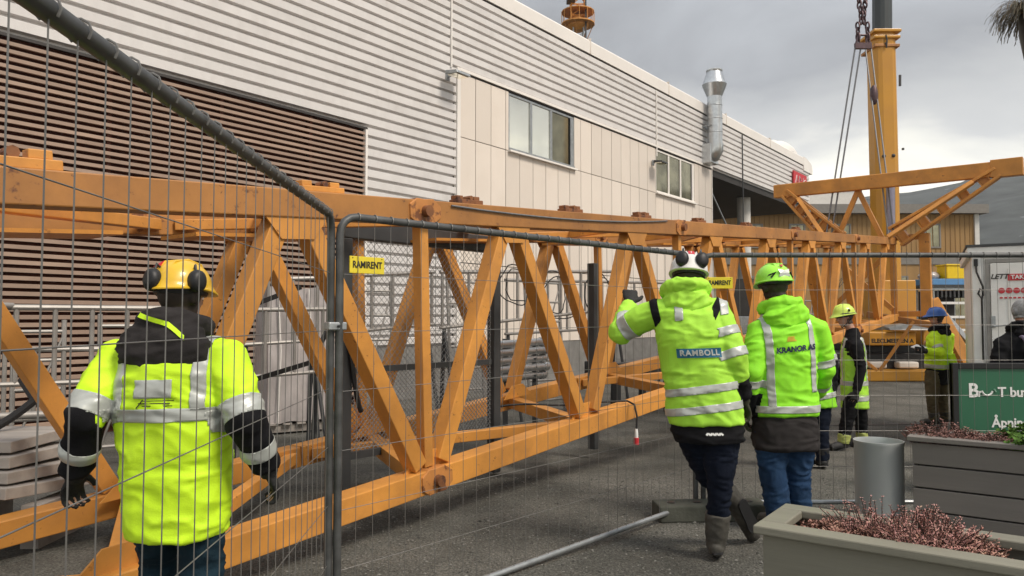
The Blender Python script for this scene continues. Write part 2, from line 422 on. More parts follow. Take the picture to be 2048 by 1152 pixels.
def hill():
    nx, ny = 150, 14
    vs, fs = [], []
    for j in range(ny + 1):
        for i in range(nx + 1):
            az = R(-70 + 150 * i / nx)
            t = j / ny
            d = 420 + 560 * t
            ridge = 168 + 26 * noise.noise(V((az * 3.1, 0.3, 0))) + 9 * noise.noise(V((az * 14, 1.3, 0))) + 3.5 * noise.noise(V((az * 60, 2.3, 0)))
            z = -2 + ridge * (t ** 0.85) + 7 * noise.noise(V((az * 22, t * 5, 4))) * math.sin(math.pi * min(1, t * 1.0))
            vs.append((d * math.sin(az), d * math.cos(az), z))
    for i in range(nx + 1):
        az = R(-70 + 150 * i / nx)
        vs.append((1150 * math.sin(az), 1150 * math.cos(az), -2))
    for j in range(ny + 1):
        for i in range(nx):
            a = j * (nx + 1) + i
            fs.append((a, a + 1, a + nx + 2, a + nx + 1))
    m = mat('wooded_hill', (0.045, 0.052, 0.050), 0.95, var=0.65, scale=0.045, rust=(0.55, 0.56, 0.58), rust_t=0.665, rust_s=0.02, bump=0.0)
    o = MB().add(vs, fs).build('hill', m, smooth=True)
    tag(o, kind='structure')
hill()

# ================================================================== LONG WHITE BUILDING
F0 = V((-1.265, 17.0, 0))
FROT = math.atan2(0.788, 0.6156)
bld = thing('metal_hall', 'long hall with white ribbed cladding, brown louvre and beige panels', 'building', F0, (0, 0, FROT))
FM = Matrix.Translation(F0) @ Matrix.Rotation(FROT, 4, 'Z')
def fl(p):
    """a world point in the hall's own frame"""
    return FM.inverted() @ V(p)
LX, RX, PX = -14.0, 26.4, 14.24       # far left, far right end, end of the beige panels
mb = MB()
mb.box(LX, -2.75, 0.16, 12, -0.3, 9.1)
mb.box(-2.75, PX, 0.064, 12, -0.3, 9.1)
mb.box(PX, RX, 0.064, 14, 7.02, 9.1)
mb.build('wall', M['soffit'], bld)
MB().box(LX, -2.75, 0.13, 0.158, -0.3, 5.33).build('louvre_backing', M['louvre_back'], bld)
MB().box(PX + .002, RX, 0.05, 14, 6.97, 7.018).build('soffit', M['soffit'], bld)
MB().box(LX, RX, 0.4, 14, 9.1, 9.2).build('roof', M['roof'], bld)
MB().box(-2.75, PX, -0.02, 0.028, -0.3, 0.93).build('plinth', M['concrete'], bld)
prof = lambda z: [(0.06, z), (0.045, z + .0), (0.045, z + .055), (-.05, z + .066), (-.056, z + .200), (-.045, z + .2085), (0.045, z + .21), (0.06, z + .21)]
cache = {}
for k in range(39):
    z = 0.93 + 0.21 * k
    x0 = LX if z > 5.3 else -2.68
    x1 = RX if z > 7.22 else -0.07
    key = (x0, x1)
    if key not in cache:
        cache[key] = MB().prism([(p, q) for p, q in prof(0)], x0, x1, 'x').mesh('cladding_board', M['white_clad'])
    b = link('cladding_board', cache[key], bld); b.location = (0, 0, z)
sm = MB().prism([(-.035, 0.0), (-.035, .050), (.0, .058), (.012, .058), (.012, .0)], LX, -2.74, 'x').mesh('louvre_slat', M['slat'])
for k in range(50):
    b = link('louvre_slat', sm, bld); b.location = (0, 0, .04 + .105 * k)
MB().box(LX, -2.69, -.045, .02, 5.292, 5.335).build('louvre_head', M['dark_trim'], bld)
MB().box(-2.738, -2.685, -.062, .025, 0.0, 5.29).build('louvre_edge', M['trim'], bld)
mb = MB()
for x in (-13, -11.2, -9.4, -7.6, -5.8, -4.0):
    mb.box(x - .03, x + .03, .015, .125, .0, 5.28)
mb.build('louvre_post', M['louvre_back'], bld)['kind'] = 'stuff'
MB().box(-.064, .045, -.085, .025, .0, 7.26).build('corner_trim', M['trim'], bld)
MB().box(.047, PX + .05, -.075, .025, 7.205, 7.275).build('head_trim', M['trim'], bld)
MB().box(.047, PX, -.028, .025, 7.165, 7.203).build('head_shadow_gap', M['dark_trim'], bld)
MB().box(PX, PX + .05, -.05, .3, -.2, 7.2).build('end_trim', M['trim'], bld)
# beige panels in three rows, windows in the top row
WINS = ((1.88, 4.83), (9.72, 12.72))
pm = {}
PW = (PX - .06) / 25
for zi, (z0, z1) in enumerate(((.945, 2.795), (2.815, 5.68), (5.70, 7.16))):
    for i in range(25):
        a, b_ = .06 + PW * i, .06 + PW * (i + 1)
        if zi == 2 and any(a < w1 - .05 and b_ > w0 + .05 for w0, w1 in WINS):
            continue
        if zi not in pm:
            pm[zi] = MB().box(.009, PW - .009, -.032, 0.0, z0, z1).mesh('wall_panel', M['panel'])
        p = link('wall_panel', pm[zi], bld); p.location = (a, random.uniform(-.002, .002), 0)
for w0, w1 in WINS:
    a = .06 + PW * math.floor((w0 + .05 - .06) / PW); b_ = .06 + PW * math.ceil((w1 - .05 - .06) / PW)
    MB().box(a + .009, w0 - .006, -.032, 0, 5.70, 7.16).build('wall_panel', M['panel'], bld)
    MB().box(w1 + .006, b_ - .009, -.032, 0, 5.70, 7.16).build('wall_panel', M['panel'], bld)
for wi, (a, b_) in enumerate(WINS):
    z0, z1 = 5.72, 7.15
    n_before = .06 + PW * math.floor((a - .06 + .05) / PW)
    fr = MB()
    fr.box(a, b_, -.06, .02, z0 - .02, z0 + .05); fr.box(a, b_, -.02, .02, z1 - .06, z1)
    fr.box(a, a + .05, -.02, .02, z0 + .05, z1 - .06); fr.box(b_ - .16, b_, -.02, .02, z0 + .05, z1 - .06)
    win = fr.build('window', M['galv'] if wi == 0 else M['trim'], bld, bev=.004)
    MB().box(a - .04, b_ + .04, -.13, -.02, z0 - .065, z0 - .022).build('sill', M['trim'], win)
    n = 3
    step = (b_ - .2 - a - .05) / n
    for i in range(n):
        p0 = a + .05 + step * i
        if i:
            MB().box(p0 - .045, p0 + .045, -.026, .02, z0 + .052, z1 - .062).build('mullion', M['galv'] if wi == 0 else M['trim'], win)
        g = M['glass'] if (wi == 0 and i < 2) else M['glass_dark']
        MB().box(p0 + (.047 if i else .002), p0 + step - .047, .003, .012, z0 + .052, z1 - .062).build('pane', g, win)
# parapet
MB().box(LX, RX + .02, -.05, .0, 9.118, 9.155).build('parapet_gap', M['dark_trim'], bld)
MB().prism([(-.09, 9.16), (-.105, 9.5), (.0, 9.6), (.4, 9.56), (.4, 9.16)], LX, RX - 1.0, 'x').build('parapet_cap', M['trim'], bld)
mb = MB()
for i in range(8):
    a0, a1 = i * math.pi / 16, (i + 1) * math.pi / 16
    x0, x1 = RX - 1.0 + 1.4 * math.sin(a0), RX - 1.0 + 1.4 * math.sin(a1)
    z0, z1 = 9.16 + .42 * math.cos(a0), 9.16 + .42 * math.cos(a1)
    mb.add([(x0, -.1, 8.9), (x1, -.1, 8.9), (x1, .4, 8.9), (x0, .4, 8.9), (x0, -.1, z0), (x1, -.1, z1), (x1, .4, z1), (x0, .4, z0)],
           [(0, 3, 2, 1), (4, 5, 6, 7), (0, 1, 5, 4), (2, 3, 7, 6), (1, 2, 6, 5), (3, 0, 4, 7)])
mb.build('parapet_end', M['trim'], bld)
# joints in the parapet flashing
pj = MB().box(-.012, .012, -.112, .41, 9.155, 9.605).mesh('flashing_joint', M['panel'])
for x in (-9.5, -4.5, .6, 5.6, 10.6, 15.6, 20.6):
    b = link('flashing_joint', pj, bld); b.location = (x, 0, 0)
for x in (20.2,):
    MB().tube([(x, 1.0, -.3), (x, 1.0, 6.97)], .29, 20).build('column', M['white_block'], bld, smooth=True)
MB().beam((15.0, .5, 6.9), (18.2, .5, 4.4), .05, .05).build('brace_rod', M['galv'], bld)
MB().tube([(17.3, -.08, 4.2), (17.3, -.08, 9.1)], .022, 6).build('downpipe', M['dark_steel'], bld)
for x, z in ((-.26, 7.2), (9.72, 6.9)):
    MB().tube([(x, -.075, z), (x, -.075, 9.1)], .022, 6).build('cable_conduit', M['trim'], bld)
MB().box(PX + .1, RX - .6, 4.0, 4.1, 5.55, 5.7).build('passage_rail', M['galv'], bld)

# wall lamps
def wall_lamp(u, z, label, s=1.0):
    p = FM @ V((u, -.06, z))
    t = thing('wall_lamp', label, 'lamp', p, (0, 0, FROT), 'floodlights on the hall wall')
    MB().box(-.06 * s, .06 * s, -.03, .0, -.09 * s, .12 * s).beam((0, -.02, 0), (0, -.2 * s, .03), .04, .05).build('bracket', M['galv'], t)
    MB().prism([(-.14 * s, -.02), (-.16 * s, .07 * s), (-.5 * s, .02), (-.54 * s, -.05 * s)], -.24 * s, .24 * s, 'x').build('housing', M['dark_steel'] if s < .9 else M['galv'], t, bev=.012)
    MB().add([(-.2 * s, -.2 * s, -.032 * s), (.2 * s, -.2 * s, -.032 * s), (.2 * s, -.48 * s, -.05 * s), (-.2 * s, -.48 * s, -.05 * s),
              (-.2 * s, -.2 * s, -.05 * s), (.2 * s, -.2 * s, -.05 * s), (.2 * s, -.48 * s, -.066 * s), (-.2 * s, -.48 * s, -.066 * s)],
             [(0, 1, 2, 3), (7, 6, 5, 4), (0, 4, 5, 1), (1, 5, 6, 2), (2, 6, 7, 3), (3, 7, 4, 0)]).build('lens', M['glass'], t)
wall_lamp(-.38, 6.95, 'grey floodlight on ribbed cladding beside the beige panel corner', .95)
wall_lamp(9.45, 6.62, 'small floodlight on the wall beside the farther three-pane window', .85)

# exhaust duct
p = FM @ V((13.7, -.42, 0))
duct = thing('exhaust_duct', 'galvanised exhaust duct with conical cap rising past the parapet', 'duct', (p.x, p.y, 7.25), (0, 0, FROT))
MB().tube([(0, .45, .35), (0, .25, .32), (0, .08, .36), (0, 0, .5), (0, 0, .75)], .30, 18).build('elbow', M['galv_bright'], duct, True)
MB().box(-.34, .34, .02, .42, .02, .72).build('collar_box', M['galv_bright'], duct, bev=.02)
MB().tube([(0, 0, .75), (0, 0, 2.55)], .27, 20).build('pipe', M['galv_bright'], duct, True)
for z in (1.15, 1.65, 2.15):
    MB().lathe([(.272, z), (.285, z + .015), (.272, z + .03)], 20).build('seam_ring', M['galv_bright'], duct, True)
MB().lathe([(.27, 2.5), (.42, 2.86), (.45, 2.95), (.42, 3.0), (.28, 3.42), (.26, 3.42)], 20).build('cap', M['galv_bright'], duct, True)
MB().lathe([(.262, 3.40), (.30, 3.45), (.30, 3.5), (.15, 3.52)], 20).build('cap_lid', M['galv_bright'], duct, True)
MB().beam((-.3, .36, 1.4), (.3, .36, 1.4), .05, .05).beam((-.28, .0, 1.4), (-.28, .36, 1.4), .04, .04).beam((.28, .0, 1.4), (.28, .36, 1.4), .04, .04).build('bracket', M['galv'], duct)

# white tarpaulin heap on the parapet's far end
def tarp():
    p = FM @ V((24.2, .6, 9.55))
    rs = []
    for i in range(9):
        t = i / 8
        r = math.sin(math.pi * (.08 + .84 * t)) ** .7
        rs.append([V((-1.9 + 3.6 * t, .62 * r * math.cos(a) + .05 * noise.noise(V((t * 4, a, 1))), .06 + (.62 - .25 * t) * r * max(0, math.sin(a)) * (1 + .25 * noise.noise(V((t * 5, a * 2, 3)))))) for a in [2 * math.pi * j / 20 for j in range(20)]])
    o = MB().rings(rs).build('tarpaulin', M['trim'], smooth=True)
    o.location = p; o.rotation_euler = (0, 0, FROT)
    tag(o, 'bulging white tarpaulin lying on the far end of the hall roof', 'tarpaulin')
tarp()

def text_mesh(s, size, extr=.002, name='lettering', m=None, spacing=1.0, shear=0.0, bold=.024):
    c = bpy.data.curves.new(name, 'FONT')
    c.body = s; c.size = size; c.extrude = extr; c.align_x = 'CENTER'; c.align_y = 'CENTER'
    c.space_character = spacing; c.shear = shear; c.offset = size * bold; c.resolution_u = 3
    o = bpy.data.objects.new('temp_text', c); COL.objects.link(o)
    dg = bpy.context.evaluated_depsgraph_get()
    me = bpy.data.meshes.new_from_object(o.evaluated_get(dg))
    bpy.data.objects.remove(o); bpy.data.curves.remove(c)
    me.name = name
    me.materials.clear()
    if m: me.materials.append(m)
    return me

# red sign with pale strokes on the far end of the cladding
p = FM @ V((24.6, -.06, 8.2))
sg = thing('wall_sign', 'small red sign mounted at the far end of the ribbed cladding', 'sign', p, (0, 0, FROT))
MB().box(-1.0, 1.0, -.1, -.04, -.32, .42).build('board', M['red'], sg)
mb = MB()
for x0, z0, x1, z1 in ((-.8, -.15, -.6, .25), (-.6, .25, -.4, -.15), (-.2, -.15, -.2, .25), (-.2, .25, .1, .05), (.4, -.15, .4, .25), (.4, .05, .75, .2)):
    mb.beam((x0, -.105, z0), (x1, -.105, z1), .012, .06, (0, 1, 0))
mb.build('lettering', M['white'], sg)

# ================================================================== FAR BUILDINGS
def window_at(parent, x, y, z, w_, h_, frame=M['ochre_roof'], glass=M['glass_dark'], n=2):
    f = MB().box(x - w_ / 2, x + w_ / 2, y - .05, y - .002, z, z + .1).box(x - w_ / 2, x + w_ / 2, y - .05, y - .002, z + h_ - .1, z + h_) \
        .box(x - w_ / 2, x - w_ / 2 + .1, y - .05, y - .002, z + .1, z + h_ - .1).box(x + w_ / 2 - .1, x + w_ / 2, y - .05, y - .002, z + .1, z + h_ - .1).build('window', frame, parent)
    for i in range(n):
        a = x - w_ / 2 + .1 + (w_ - .2) * i / n
        MB().box(a + .03, a + (w_ - .2) / n - .03, y - .03, y - .004, z + .1, z + h_ - .1).build('pane', glass, f)
    return f
ob = thing('timber_building', 'ochre timber building with flat grey roof behind the crane boom', 'building', (19.5, 46, 0))
mb = MB(); mb.box(-8.6, 9.0, 0, 12, -.3, 8.0); mb.build('wall', M['ochre'], ob)
MB().box(-9.0, 9.5, -.5, 12.5, 8.0, 8.55).build('roof', M['ochre_roof'], ob)
MB().box(-8.6, 9.0, -.06, -.003, 4.9, 5.35).build('floor_band', M['ochre_roof'], ob)
MB().box(8.85, 9.12, -.12, .1, -.3, 8.0).build('corner_post', M['white_block'], ob)
bm_ = MB().box(-.012, .012, -.02, -.001, 5.36, 7.95).mesh('cladding_joint', M['ochre_dark'])
for i in range(58):
    b = link('cladding_joint', bm_, ob); b.location = (-8.5 + .3 * i, 0, 0)
for x in (-7.2, -4.6, -2.0, .8, 3.6, 6.3):
    window_at(ob, x, 0, 5.9, 1.0, 1.5)
for x in (-7.2, -4.6, -2.0, 4.3, 6.2, 7.9):
    window_at(ob, x, 0, 1.6, .9, 2.6)
wb = thing('white_building', 'small white flat block rising behind the ochre timber building', 'building', (26.5, 60, 0))
MB().box(-6, 1.6, 0, 8, -.3, 12.0).build('wall', M['white_block'], wb)
MB().box(-6.15, 1.75, -.15, 8.15, 12.0, 12.25).build('roof', M['ochre_roof'], wb)
window_at(wb, -3.5, 0, 9.2, 1.2, 1.4); window_at(wb, -.6, 0, 9.2, 1.2, 1.4)

# tower crane far behind the hall
tx = (1158 - CX) / FPX * 66
tcr = thing('tower_crane', 'orange tower crane head showing above the hall parapet', 'tower crane', (tx, 66, 0))
mast = MB()
for sx in (-.45, .45):
    for sy in (-.45, .45):
        mast.beam((sx, sy, -.3), (sx, sy, 27.4), .12, .12)
for i in range(27):
    z = i * 1.0
    for (a, b_) in (((-.45, -.45), (.45, -.45)), ((.45, -.45), (.45, .45)), ((.45, .45), (-.45, .45)), ((-.45, .45), (-.45, -.45))):
        mast.beam((a[0], a[1], z + .02), (b_[0], b_[1], z + .98), .06, .06)
mast.build('mast', M['galv'], tcr)
MB().lathe([(.45, 27.2), (.95, 27.6), (1.0, 27.85), (.72, 27.9), (.72, 28.3), (.5, 28.35)], 16).build('slewing_unit', M['jib'], tcr)
cg = MB()
for sx, sy in ((-.62, -.62), (.62, -.62), (.62, .62), (-.62, .62)):
    cg.beam((sx, sy, 28.2), (sx, sy, 31.0), .14, .14)
for z in (28.4, 29.4, 30.4):
    for (a, b_) in (((-.62, -.62), (.62, -.62)), ((.62, -.62), (.62, .62)), ((.62, .62), (-.62, .62)), ((-.62, .62), (-.62, -.62))):
        cg.beam((a[0], a[1], z), (b_[0], b_[1], z), .1, .1)
        cg.beam((a[0], a[1], z), (b_[0], b_[1], z + .9), .08, .08)
cg.build('slewing_cage', M['jib'], tcr)
pl = MB().lathe([(1.15, 27.72), (1.5, 27.75), (1.5, 27.85), (1.15, 27.86)], 16)
for i in range(12):
    a = 2 * math.pi * i / 12
    pl.beam((1.45 * math.cos(a), 1.45 * math.sin(a), 27.8), (1.45 * math.cos(a), 1.45 * math.sin(a), 28.9), .05, .05)
pl.build('platform', M['jib'], tcr)
MB().lathe([(1.43, 28.86), (1.48, 28.86), (1.48, 28.94), (1.43, 28.94)], 16).build('handrail', M['jib'], tcr)
mb = MB()
for i in range(7):
    a = 2 * math.pi * i / 7
    mb.beam((.7 * math.cos(a), .7 * math.sin(a), 26.2), (1.35 * math.cos(a), 1.35 * math.sin(a), 27.75), .07, .07)
mb.build('brace', M['jib_old'], tcr)['kind'] = 'stuff'
MB().box(-1.05, -.3, -1.3, -.2, 29.5, 31.4).build('cab', M['crane_grey'], tcr, bev=.05)
mb = MB()
for sx in (-.5, .5):
    for sy in (-.5, .5):
        mb.beam((sx, sy, 30.2), (sx * .3, sy * .3, 37), .12, .12)
mb.build('tower_top', M['jib'], tcr)
MB().box(.55, .68, -.9, -.8, 25.5, 31.5).build('ladder', M['dark_steel'], tcr)

# ================================================================== THE YELLOW JIB
JO = V((-.555, 5.53, .25))
JAZ = math.atan2(.797, .605)
JPT = .0712
jib = thing('crane_jib', 'weathered orange lattice crane jib section lying across the yard', 'crane jib', JO, (0, -JPT, JAZ))
JM = Matrix.Translation(JO) @ Matrix.Rotation(JAZ, 4, 'Z') @ Matrix.Rotation(-JPT, 4, 'Y')
CH, JW, JH = .17, 1.72, 2.125
TN = lambda k: -1.09 + 2.2 * k
BN = lambda k: .01 + 2.2 * k
JEND = 17.5
joints = [BN(k) for k in (0, 2, 4, 6)]
segs = [-3.7] + joints + [JEND]
for i in range(len(segs) - 1):
    a, b_ = segs[i] + .012, segs[i + 1] - .012
    for y0 in (0, JW - CH):
        MB().box(a, b_, y0, y0 + CH, JH - CH, JH).build('top_chord', M['jib_old'], jib, bev=.008)
        MB().box(a, b_, y0, y0 + CH, 0, CH).build('bottom_chord', M['jib'], jib, bev=.008)
def member(name, a, b_, s=.125, m='jib', sh=None):
    return MB().beam(a, b_, s, s if sh is None else sh, (0, 1, 0)).build(name, M[m], jib, bev=.006)
FO = .76
for yi, y in enumerate((CH / 2, JW - CH / 2)):
    fo = FO * yi
    for k in range(-2, 9):
        t, bl, br = TN(k) + fo, BN(k - 1) + fo, BN(k) + fo
        if t > -3.7 + .05 and bl > -3.7:
            member('diagonal', (bl + .12, y, CH + .03), (t - .10, y, JH - CH - .02))
        if t < JEND and br < JEND and t > (-3.7 if yi else -3.0):
            member('diagonal', (t + .10, y, JH - CH - .02), (br - .12, y, CH + .03))
    for x in joints:
        x += fo
        if x > JEND - .3: continue
        member('post', (x - .02, y, CH + .01), (x + .04, y, JH - CH - .01), .085)
    member('post', (JEND - .1, y, CH), (JEND - .1, y, JH - CH), .14)
for k in range(-1, 9):
    t, b0, b1 = TN(k), BN(k), BN(k + 1)
    if -3.6 < t < JEND:
        member('top_strut', (t, CH, JH - CH / 2), (min(t + FO, JEND - .1), JW - CH, JH - CH / 2), .10)
        if TN(k + 1) < JEND:
            a, c = (CH, JW - CH) if k % 2 else (JW - CH, CH)
            member('top_brace', (t + .07, a, JH - CH / 2 - .012), (TN(k + 1) - .07, c, JH - CH / 2 - .012), .08)
    if b0 < JEND:
        member('bottom_strut', (b0, CH, CH / 2), (min(b0 + FO, JEND - .1), JW - CH, CH / 2), .12)
        if b1 < JEND:
            a, c = (CH, JW - CH) if k % 2 else (JW - CH, CH)
            member('bottom_brace', (b0 + .1, a, CH / 2 + .01), (b1 - .1, c, CH / 2 + .01), .09)
member('bottom_brace', (-3.6, JW - CH, CH / 2 + .01), (BN(-1) - .1, CH, CH / 2 + .01), .09)
# joint plates with pins, rusty
for x in joints:
    for y0 in (0, JW - CH):
        for z0 in (0, JH - CH):
            mb = MB()
            xx_ = x + (FO if y0 else 0)
            if xx_ > JEND - .2: continue
            zc, yc = z0 + CH / 2, y0 + CH / 2
            mb.prism([(-.15, zc - .05), (-.08, zc - .093), (.0, zc - .089), (.09, zc - .093), (.17, zc - .04), (.17, zc + .04), (.09, zc + .094), (0, zc + .089), (-.08, zc + .094), (-.15, zc + .05)], y0 - .014, y0 + CH + .014, 'y')
            mb.v = [(p[0] + xx_, p[1], p[2]) for p in mb.v]
            jp = mb.build('joint_plate', M['joint'], jib, bev=.006)
            MB().tube([(xx_, y0 - .06, zc), (xx_, y0 + CH + .06, zc)], .042, 10).build('pin', M['rusty'], jp, True)
# gusset plates at bottom nodes
for k in range(-1, 8):
    for y0 in (CH - .01, JW - CH - .01):
        x = BN(k) + (FO if y0 > 1 else 0)
        if x > JEND - .3: continue
        MB().prism([(x - .26, CH - .02), (x + .26, CH - .02), (x + .1, CH + .12), (x - .1, CH + .12)], y0 - CH / 2 - .004, y0 - CH / 2 + .012, 'y').build('gusset_plate', M['jib'], jib)
for k in range(-1, 9):
    for yi, y0 in enumerate((CH / 2 - .075, JW - CH / 2 + .063)):
        x = TN(k) + FO * yi
        if -3.4 < x < JEND - .4:
            MB().prism([(x - .24, JH - CH + .02), (x + .24, JH - CH + .02), (x + .12, JH - CH - .13), (x - .12, JH - CH - .13)], y0, y0 + .012, 'y').build('gusset_plate', M['jib'], jib)
# lugs on the top chord
for x, s in ((-2.62, 1.5), (-.86, 1.1), (.58, 1), (2.1, 1), (3.55, 1), (5.1, .9), (6.8, .9), (9.2, .9)):
    mb = MB().box(x - .15 * s, x + .15 * s, .03, .13, JH + .001, JH + .035 * s)
    for q in (-.11, .09):
        mb.box(x + (q - .035) * s, x + (q + .035) * s, .045, .115, JH + .035 * s, JH + .065 * s)
    lg = mb.build('lug', M['jib'] if s > 1 else M['rusty'], jib, bev=.005)
    MB().tube([(x + .02, .04, JH + .05 * s), (x + .02, .12, JH + .05 * s)], .02 * s, 8).build('bolt', M['rusty'], lg)
# catwalk plates and a hoist rope within the upper part
for x in (-2.4, -.9, 1.3, 3.5, 5.7, 7.9):
    MB().box(x - .5, x + .55, .62, 1.05, JH - CH - .075, JH - CH - .052).build('walkway_plate', M['jib'], jib)
def sag(a, b_, d, n=10):
    a, b_ = V(a), V(b_)
    return [a.lerp(b_, i / n) - V((0, 0, d * 4 * (i / n) * (1 - i / n))) for i in range(n + 1)]
MB().tube(sag((.3, -.012, JH - .03), (4.0, -.012, JH - .02), .05), .008, 6).build('rope', M['sling'], jib)
# end frame: cross beam on two splayed struts, with small V frame under the end
ef = MB().beam((JEND, -2.55, 3.62), (JEND, 3.05, 3.62), .30, .36).build('end_beam', M['jib'], jib, bev=.02)
MB().box(JEND - .19, JEND + .19, -2.75, -2.1, 3.42, 3.84).build('end_cap', M['jib'], ef, bev=.015)
for s, (ya, yb) in enumerate(((-2.25, .02), (2.75, 1.45))):
    st = MB()
    d0, d1 = V((JEND, ya, 3.55)), V((JEND, yb, JH + .02))
    ax = (d1 - d0).normalized(); pp = ax.cross(V((1, 0, 0))).normalized()
    for q in (-.13, .13):
        for e_ in (-1, 1):
            st.beam(d0 + V((q, 0, 0)) + pp * (e_ * .10), d1 + V((q, 0, 0)) + pp * (e_ * .26), .07, .16, (1, 0, 0))
    strut = st.build('splayed_strut', M['jib'], jib, bev=.01)
    bt = MB()
    for f in (.12, .32, .52, .72, .94):
        p = d0.lerp(d1, f); hw_ = .10 + .16 * f
        bt.beam(p - pp * hw_ - ax * .09, p + pp * hw_ - ax * .09, .30, .03, tuple(ax)).beam(p - pp * hw_ + ax * .12, p + pp * hw_ + ax * .12, .30, .03, tuple(ax))
        bt.add([tuple(p + V((.1, 0, 0)) + pp * (hw_ * i) + ax * (.1 * j)) for i, j in ((-1, -1), (1, -1), (1, 1), (-1, 1))] + [tuple(p + V((-.1, 0, 0)) + pp * (hw_ * i) + ax * (.1 * j)) for i, j in ((-1, -1), (1, -1), (1, 1), (-1, 1))],
               [(0, 1, 2, 3), (7, 6, 5, 4), (0, 4, 5, 1), (1, 5, 6, 2), (2, 6, 7, 3), (3, 7, 4, 0)])
    bt.build('batten', M['jib'], strut)
    member('thin_strut', (JEND - .25, ya * .82 + .1, 3.35), (JEND - 1.0, yb, JH), .1)
member('mid_strut', (JEND + .1, .9, 3.45), (JEND + .1, .35, JH), .12)
member('mid_strut', (JEND + .1, .9, 3.45), (JEND + .1, 1.5, JH), .12)
member('end_post', (JEND + .1, -.62, JH + .08), (JEND + .1, -.62, .1), .24, 'jib')
member('end_tie', (JEND + .1, -.62, JH), (JEND + .1, .1, JH), .14)
member('end_tie', (JEND + .1, -.62, .16), (JEND + .1, .1, .16), .14)
member('cross_bar', (JEND - .2, .1, JH - .3), (JEND - .2, JW - .1, .3), .12)
member('cross_bar', (JEND - .28, JW - .1, JH - .3), (JEND - .28, .1, .3), .12)
member('v_bar', (JEND - .15, JW + .35, -.02), (JEND - .35, .50, -1.28), .075)
member('v_bar', (JEND - .15, -.35, -.02), (JEND - .35, .44, -1.28), .075)
member('base_strut', (JEND - .1, JW + .9, -.25), (JEND - .1, .85, .18), .16, 'jib_old')
member('base_strut', (JEND - .1, -.95, -.15), (JEND - .1, .75, .16), .16, 'jib_old')

# electric cable with red plug hanging over the near bottom chord
pts = [JM @ V((1.9 + .12 * i, 1.0 - .13 * i, CH + .06 + .02 * math.sin(i))) for i in range(7)]
e0 = JM @ V((2.95, .02, CH + .03))
pts += [e0, e0 + V((.06, -.09, -.03)), e0 + V((.08, -.13, -.15)), e0 + V((.07, -.13, -.30))]
cbl = thing('power_cable', 'black power cable with a red plug dangling off the jib', 'cable', e0)
MB().tube([p - e0 for p in pts], .011, 6).build('cord', M['rubber'], cbl, True)
q = pts[-1] - e0
MB().tube([q + V((0, 0, .03)), q + V((0, 0, -.02)), q + V((0, 0, -.06))], [.014, .020, .020], 10).build('sleeve', M['white'], cbl, True)
MB().tube([q + V((0, 0, -.06)), q + V((0, 0, -.13))], .027, 12).build('plug', M['red'], cbl, True)

# ================================================================== SLINGS AND MOBILE CRANE
hk = at(1726, 92, 20.2)
slg = thing('lifting_sling', 'chain and four steel ropes holding up the far jib end', 'lifting sling', hk)
lk = MB().tube([(.055 * math.cos(a) , 0, .11 * math.sin(a)) for a in [2 * math.pi * i / 12 for i in range(12)]], .026, 6, closed=True).mesh('chain_link', M['chain'], True)
for sx in (-.11, .11):
    for i in range(13):
        c = link('chain_link', lk, slg)
        c.location = (sx * (1.2 if i < 4 else .55 + .25 * math.sin(i)), 0, .1 + .15 * i)
        c.rotation_euler = (0, random.uniform(-.2, .2), R(90) * (i % 2) + R(30))
MB().beam((-.22, 0, 0), (.22, 0, 0), .1, .16).build('master_plate', M['chain'], slg)
MB().tube([(-.2, 0, .02), (-.12, 0, .3), (.12, 0, .3), (.2, 0, .02)], .035, 8).build('shackle', M['chain'], slg, True)
for sgn, y in ((-1, JW - CH / 2), (1, CH / 2)):
    foot = (JM @ V((JEND - .2, y, JH))) - hk
    top = V((.14 * sgn, 0, -.05))
    for o_ in (-.07, .07):
        MB().tube([top + V((o_ * 1.1, 0, 0)), foot + V((o_, 0, .02))], .022, 6).build('rope', M['sling'], slg)
    if sgn > 0:
        m1 = top.lerp(foot, .26)
        MB().ell(m1, .1, .1, .28).build('turnbuckle', M['chain'], slg, True)

mc = thing('mobile_crane', 'yellow mobile crane with raised telescopic boom behind the jib end', 'mobile crane', (0, 0, 0))
bx = lambda px, Y: (px - CX) / FPX * Y
bY = 24.0
# boom (rounded box section), leaning slightly back
def boom_sec(px0, px1, pya, pyb, Y, name, m, dep=.9, par=mc):
    a0, a1 = at(px0[0], pya, Y), at(px0[1], pya, Y)
    b0, b1 = at(px1[0], pyb, Y), at(px1[1], pyb, Y)
    rs = []
    for (l_, r_) in ((b0, b1), (a0, a1)):
        w_ = r_.x - l_.x
        c = .14
        poly = [(l_.x, .2), (l_.x, dep - .3), (l_.x + c * 1.6, dep), (r_.x - c * 1.6, dep), (r_.x, dep - .3), (r_.x, .2), (r_.x - .1, .04), (r_.x - .22, 0), (l_.x + .22, 0), (l_.x + .1, .04)]
        rs.append([V((x, Y + y, l_.z)) for x, y in poly])
    return MB().rings(rs).build(name, m, par, bev=.01)
boom_sec((1750, 1797), (1764, 1812), 62, 660, bY, 'boom', M['crane'])
boom_sec((1755, 1789), (1756, 1791), -420, 62, bY + .12, 'inner_boom', M['crane_grey'], .7)
MB().box(at(1789.5, 0, bY).x, at(1792.5, 0, bY).x, bY + .3, bY + .4, at(1790, 60, bY).z, at(1790, -420, bY).z).build('boom_rail', M['white'], mc)
z0 = at(1770, 60, bY).z
for dz, ex in ((-.02, .07), (-.22, .045), (-.5, .03)):
    MB().box(at(1750, 60, bY).x - ex, at(1797, 60, bY).x + ex, bY - ex, bY + .92 + ex, z0 + dz - .05, z0 + dz + .05).build('boom_collar', M['crane'] if dz > -.4 else M['jib_old'], mc, bev=.02)
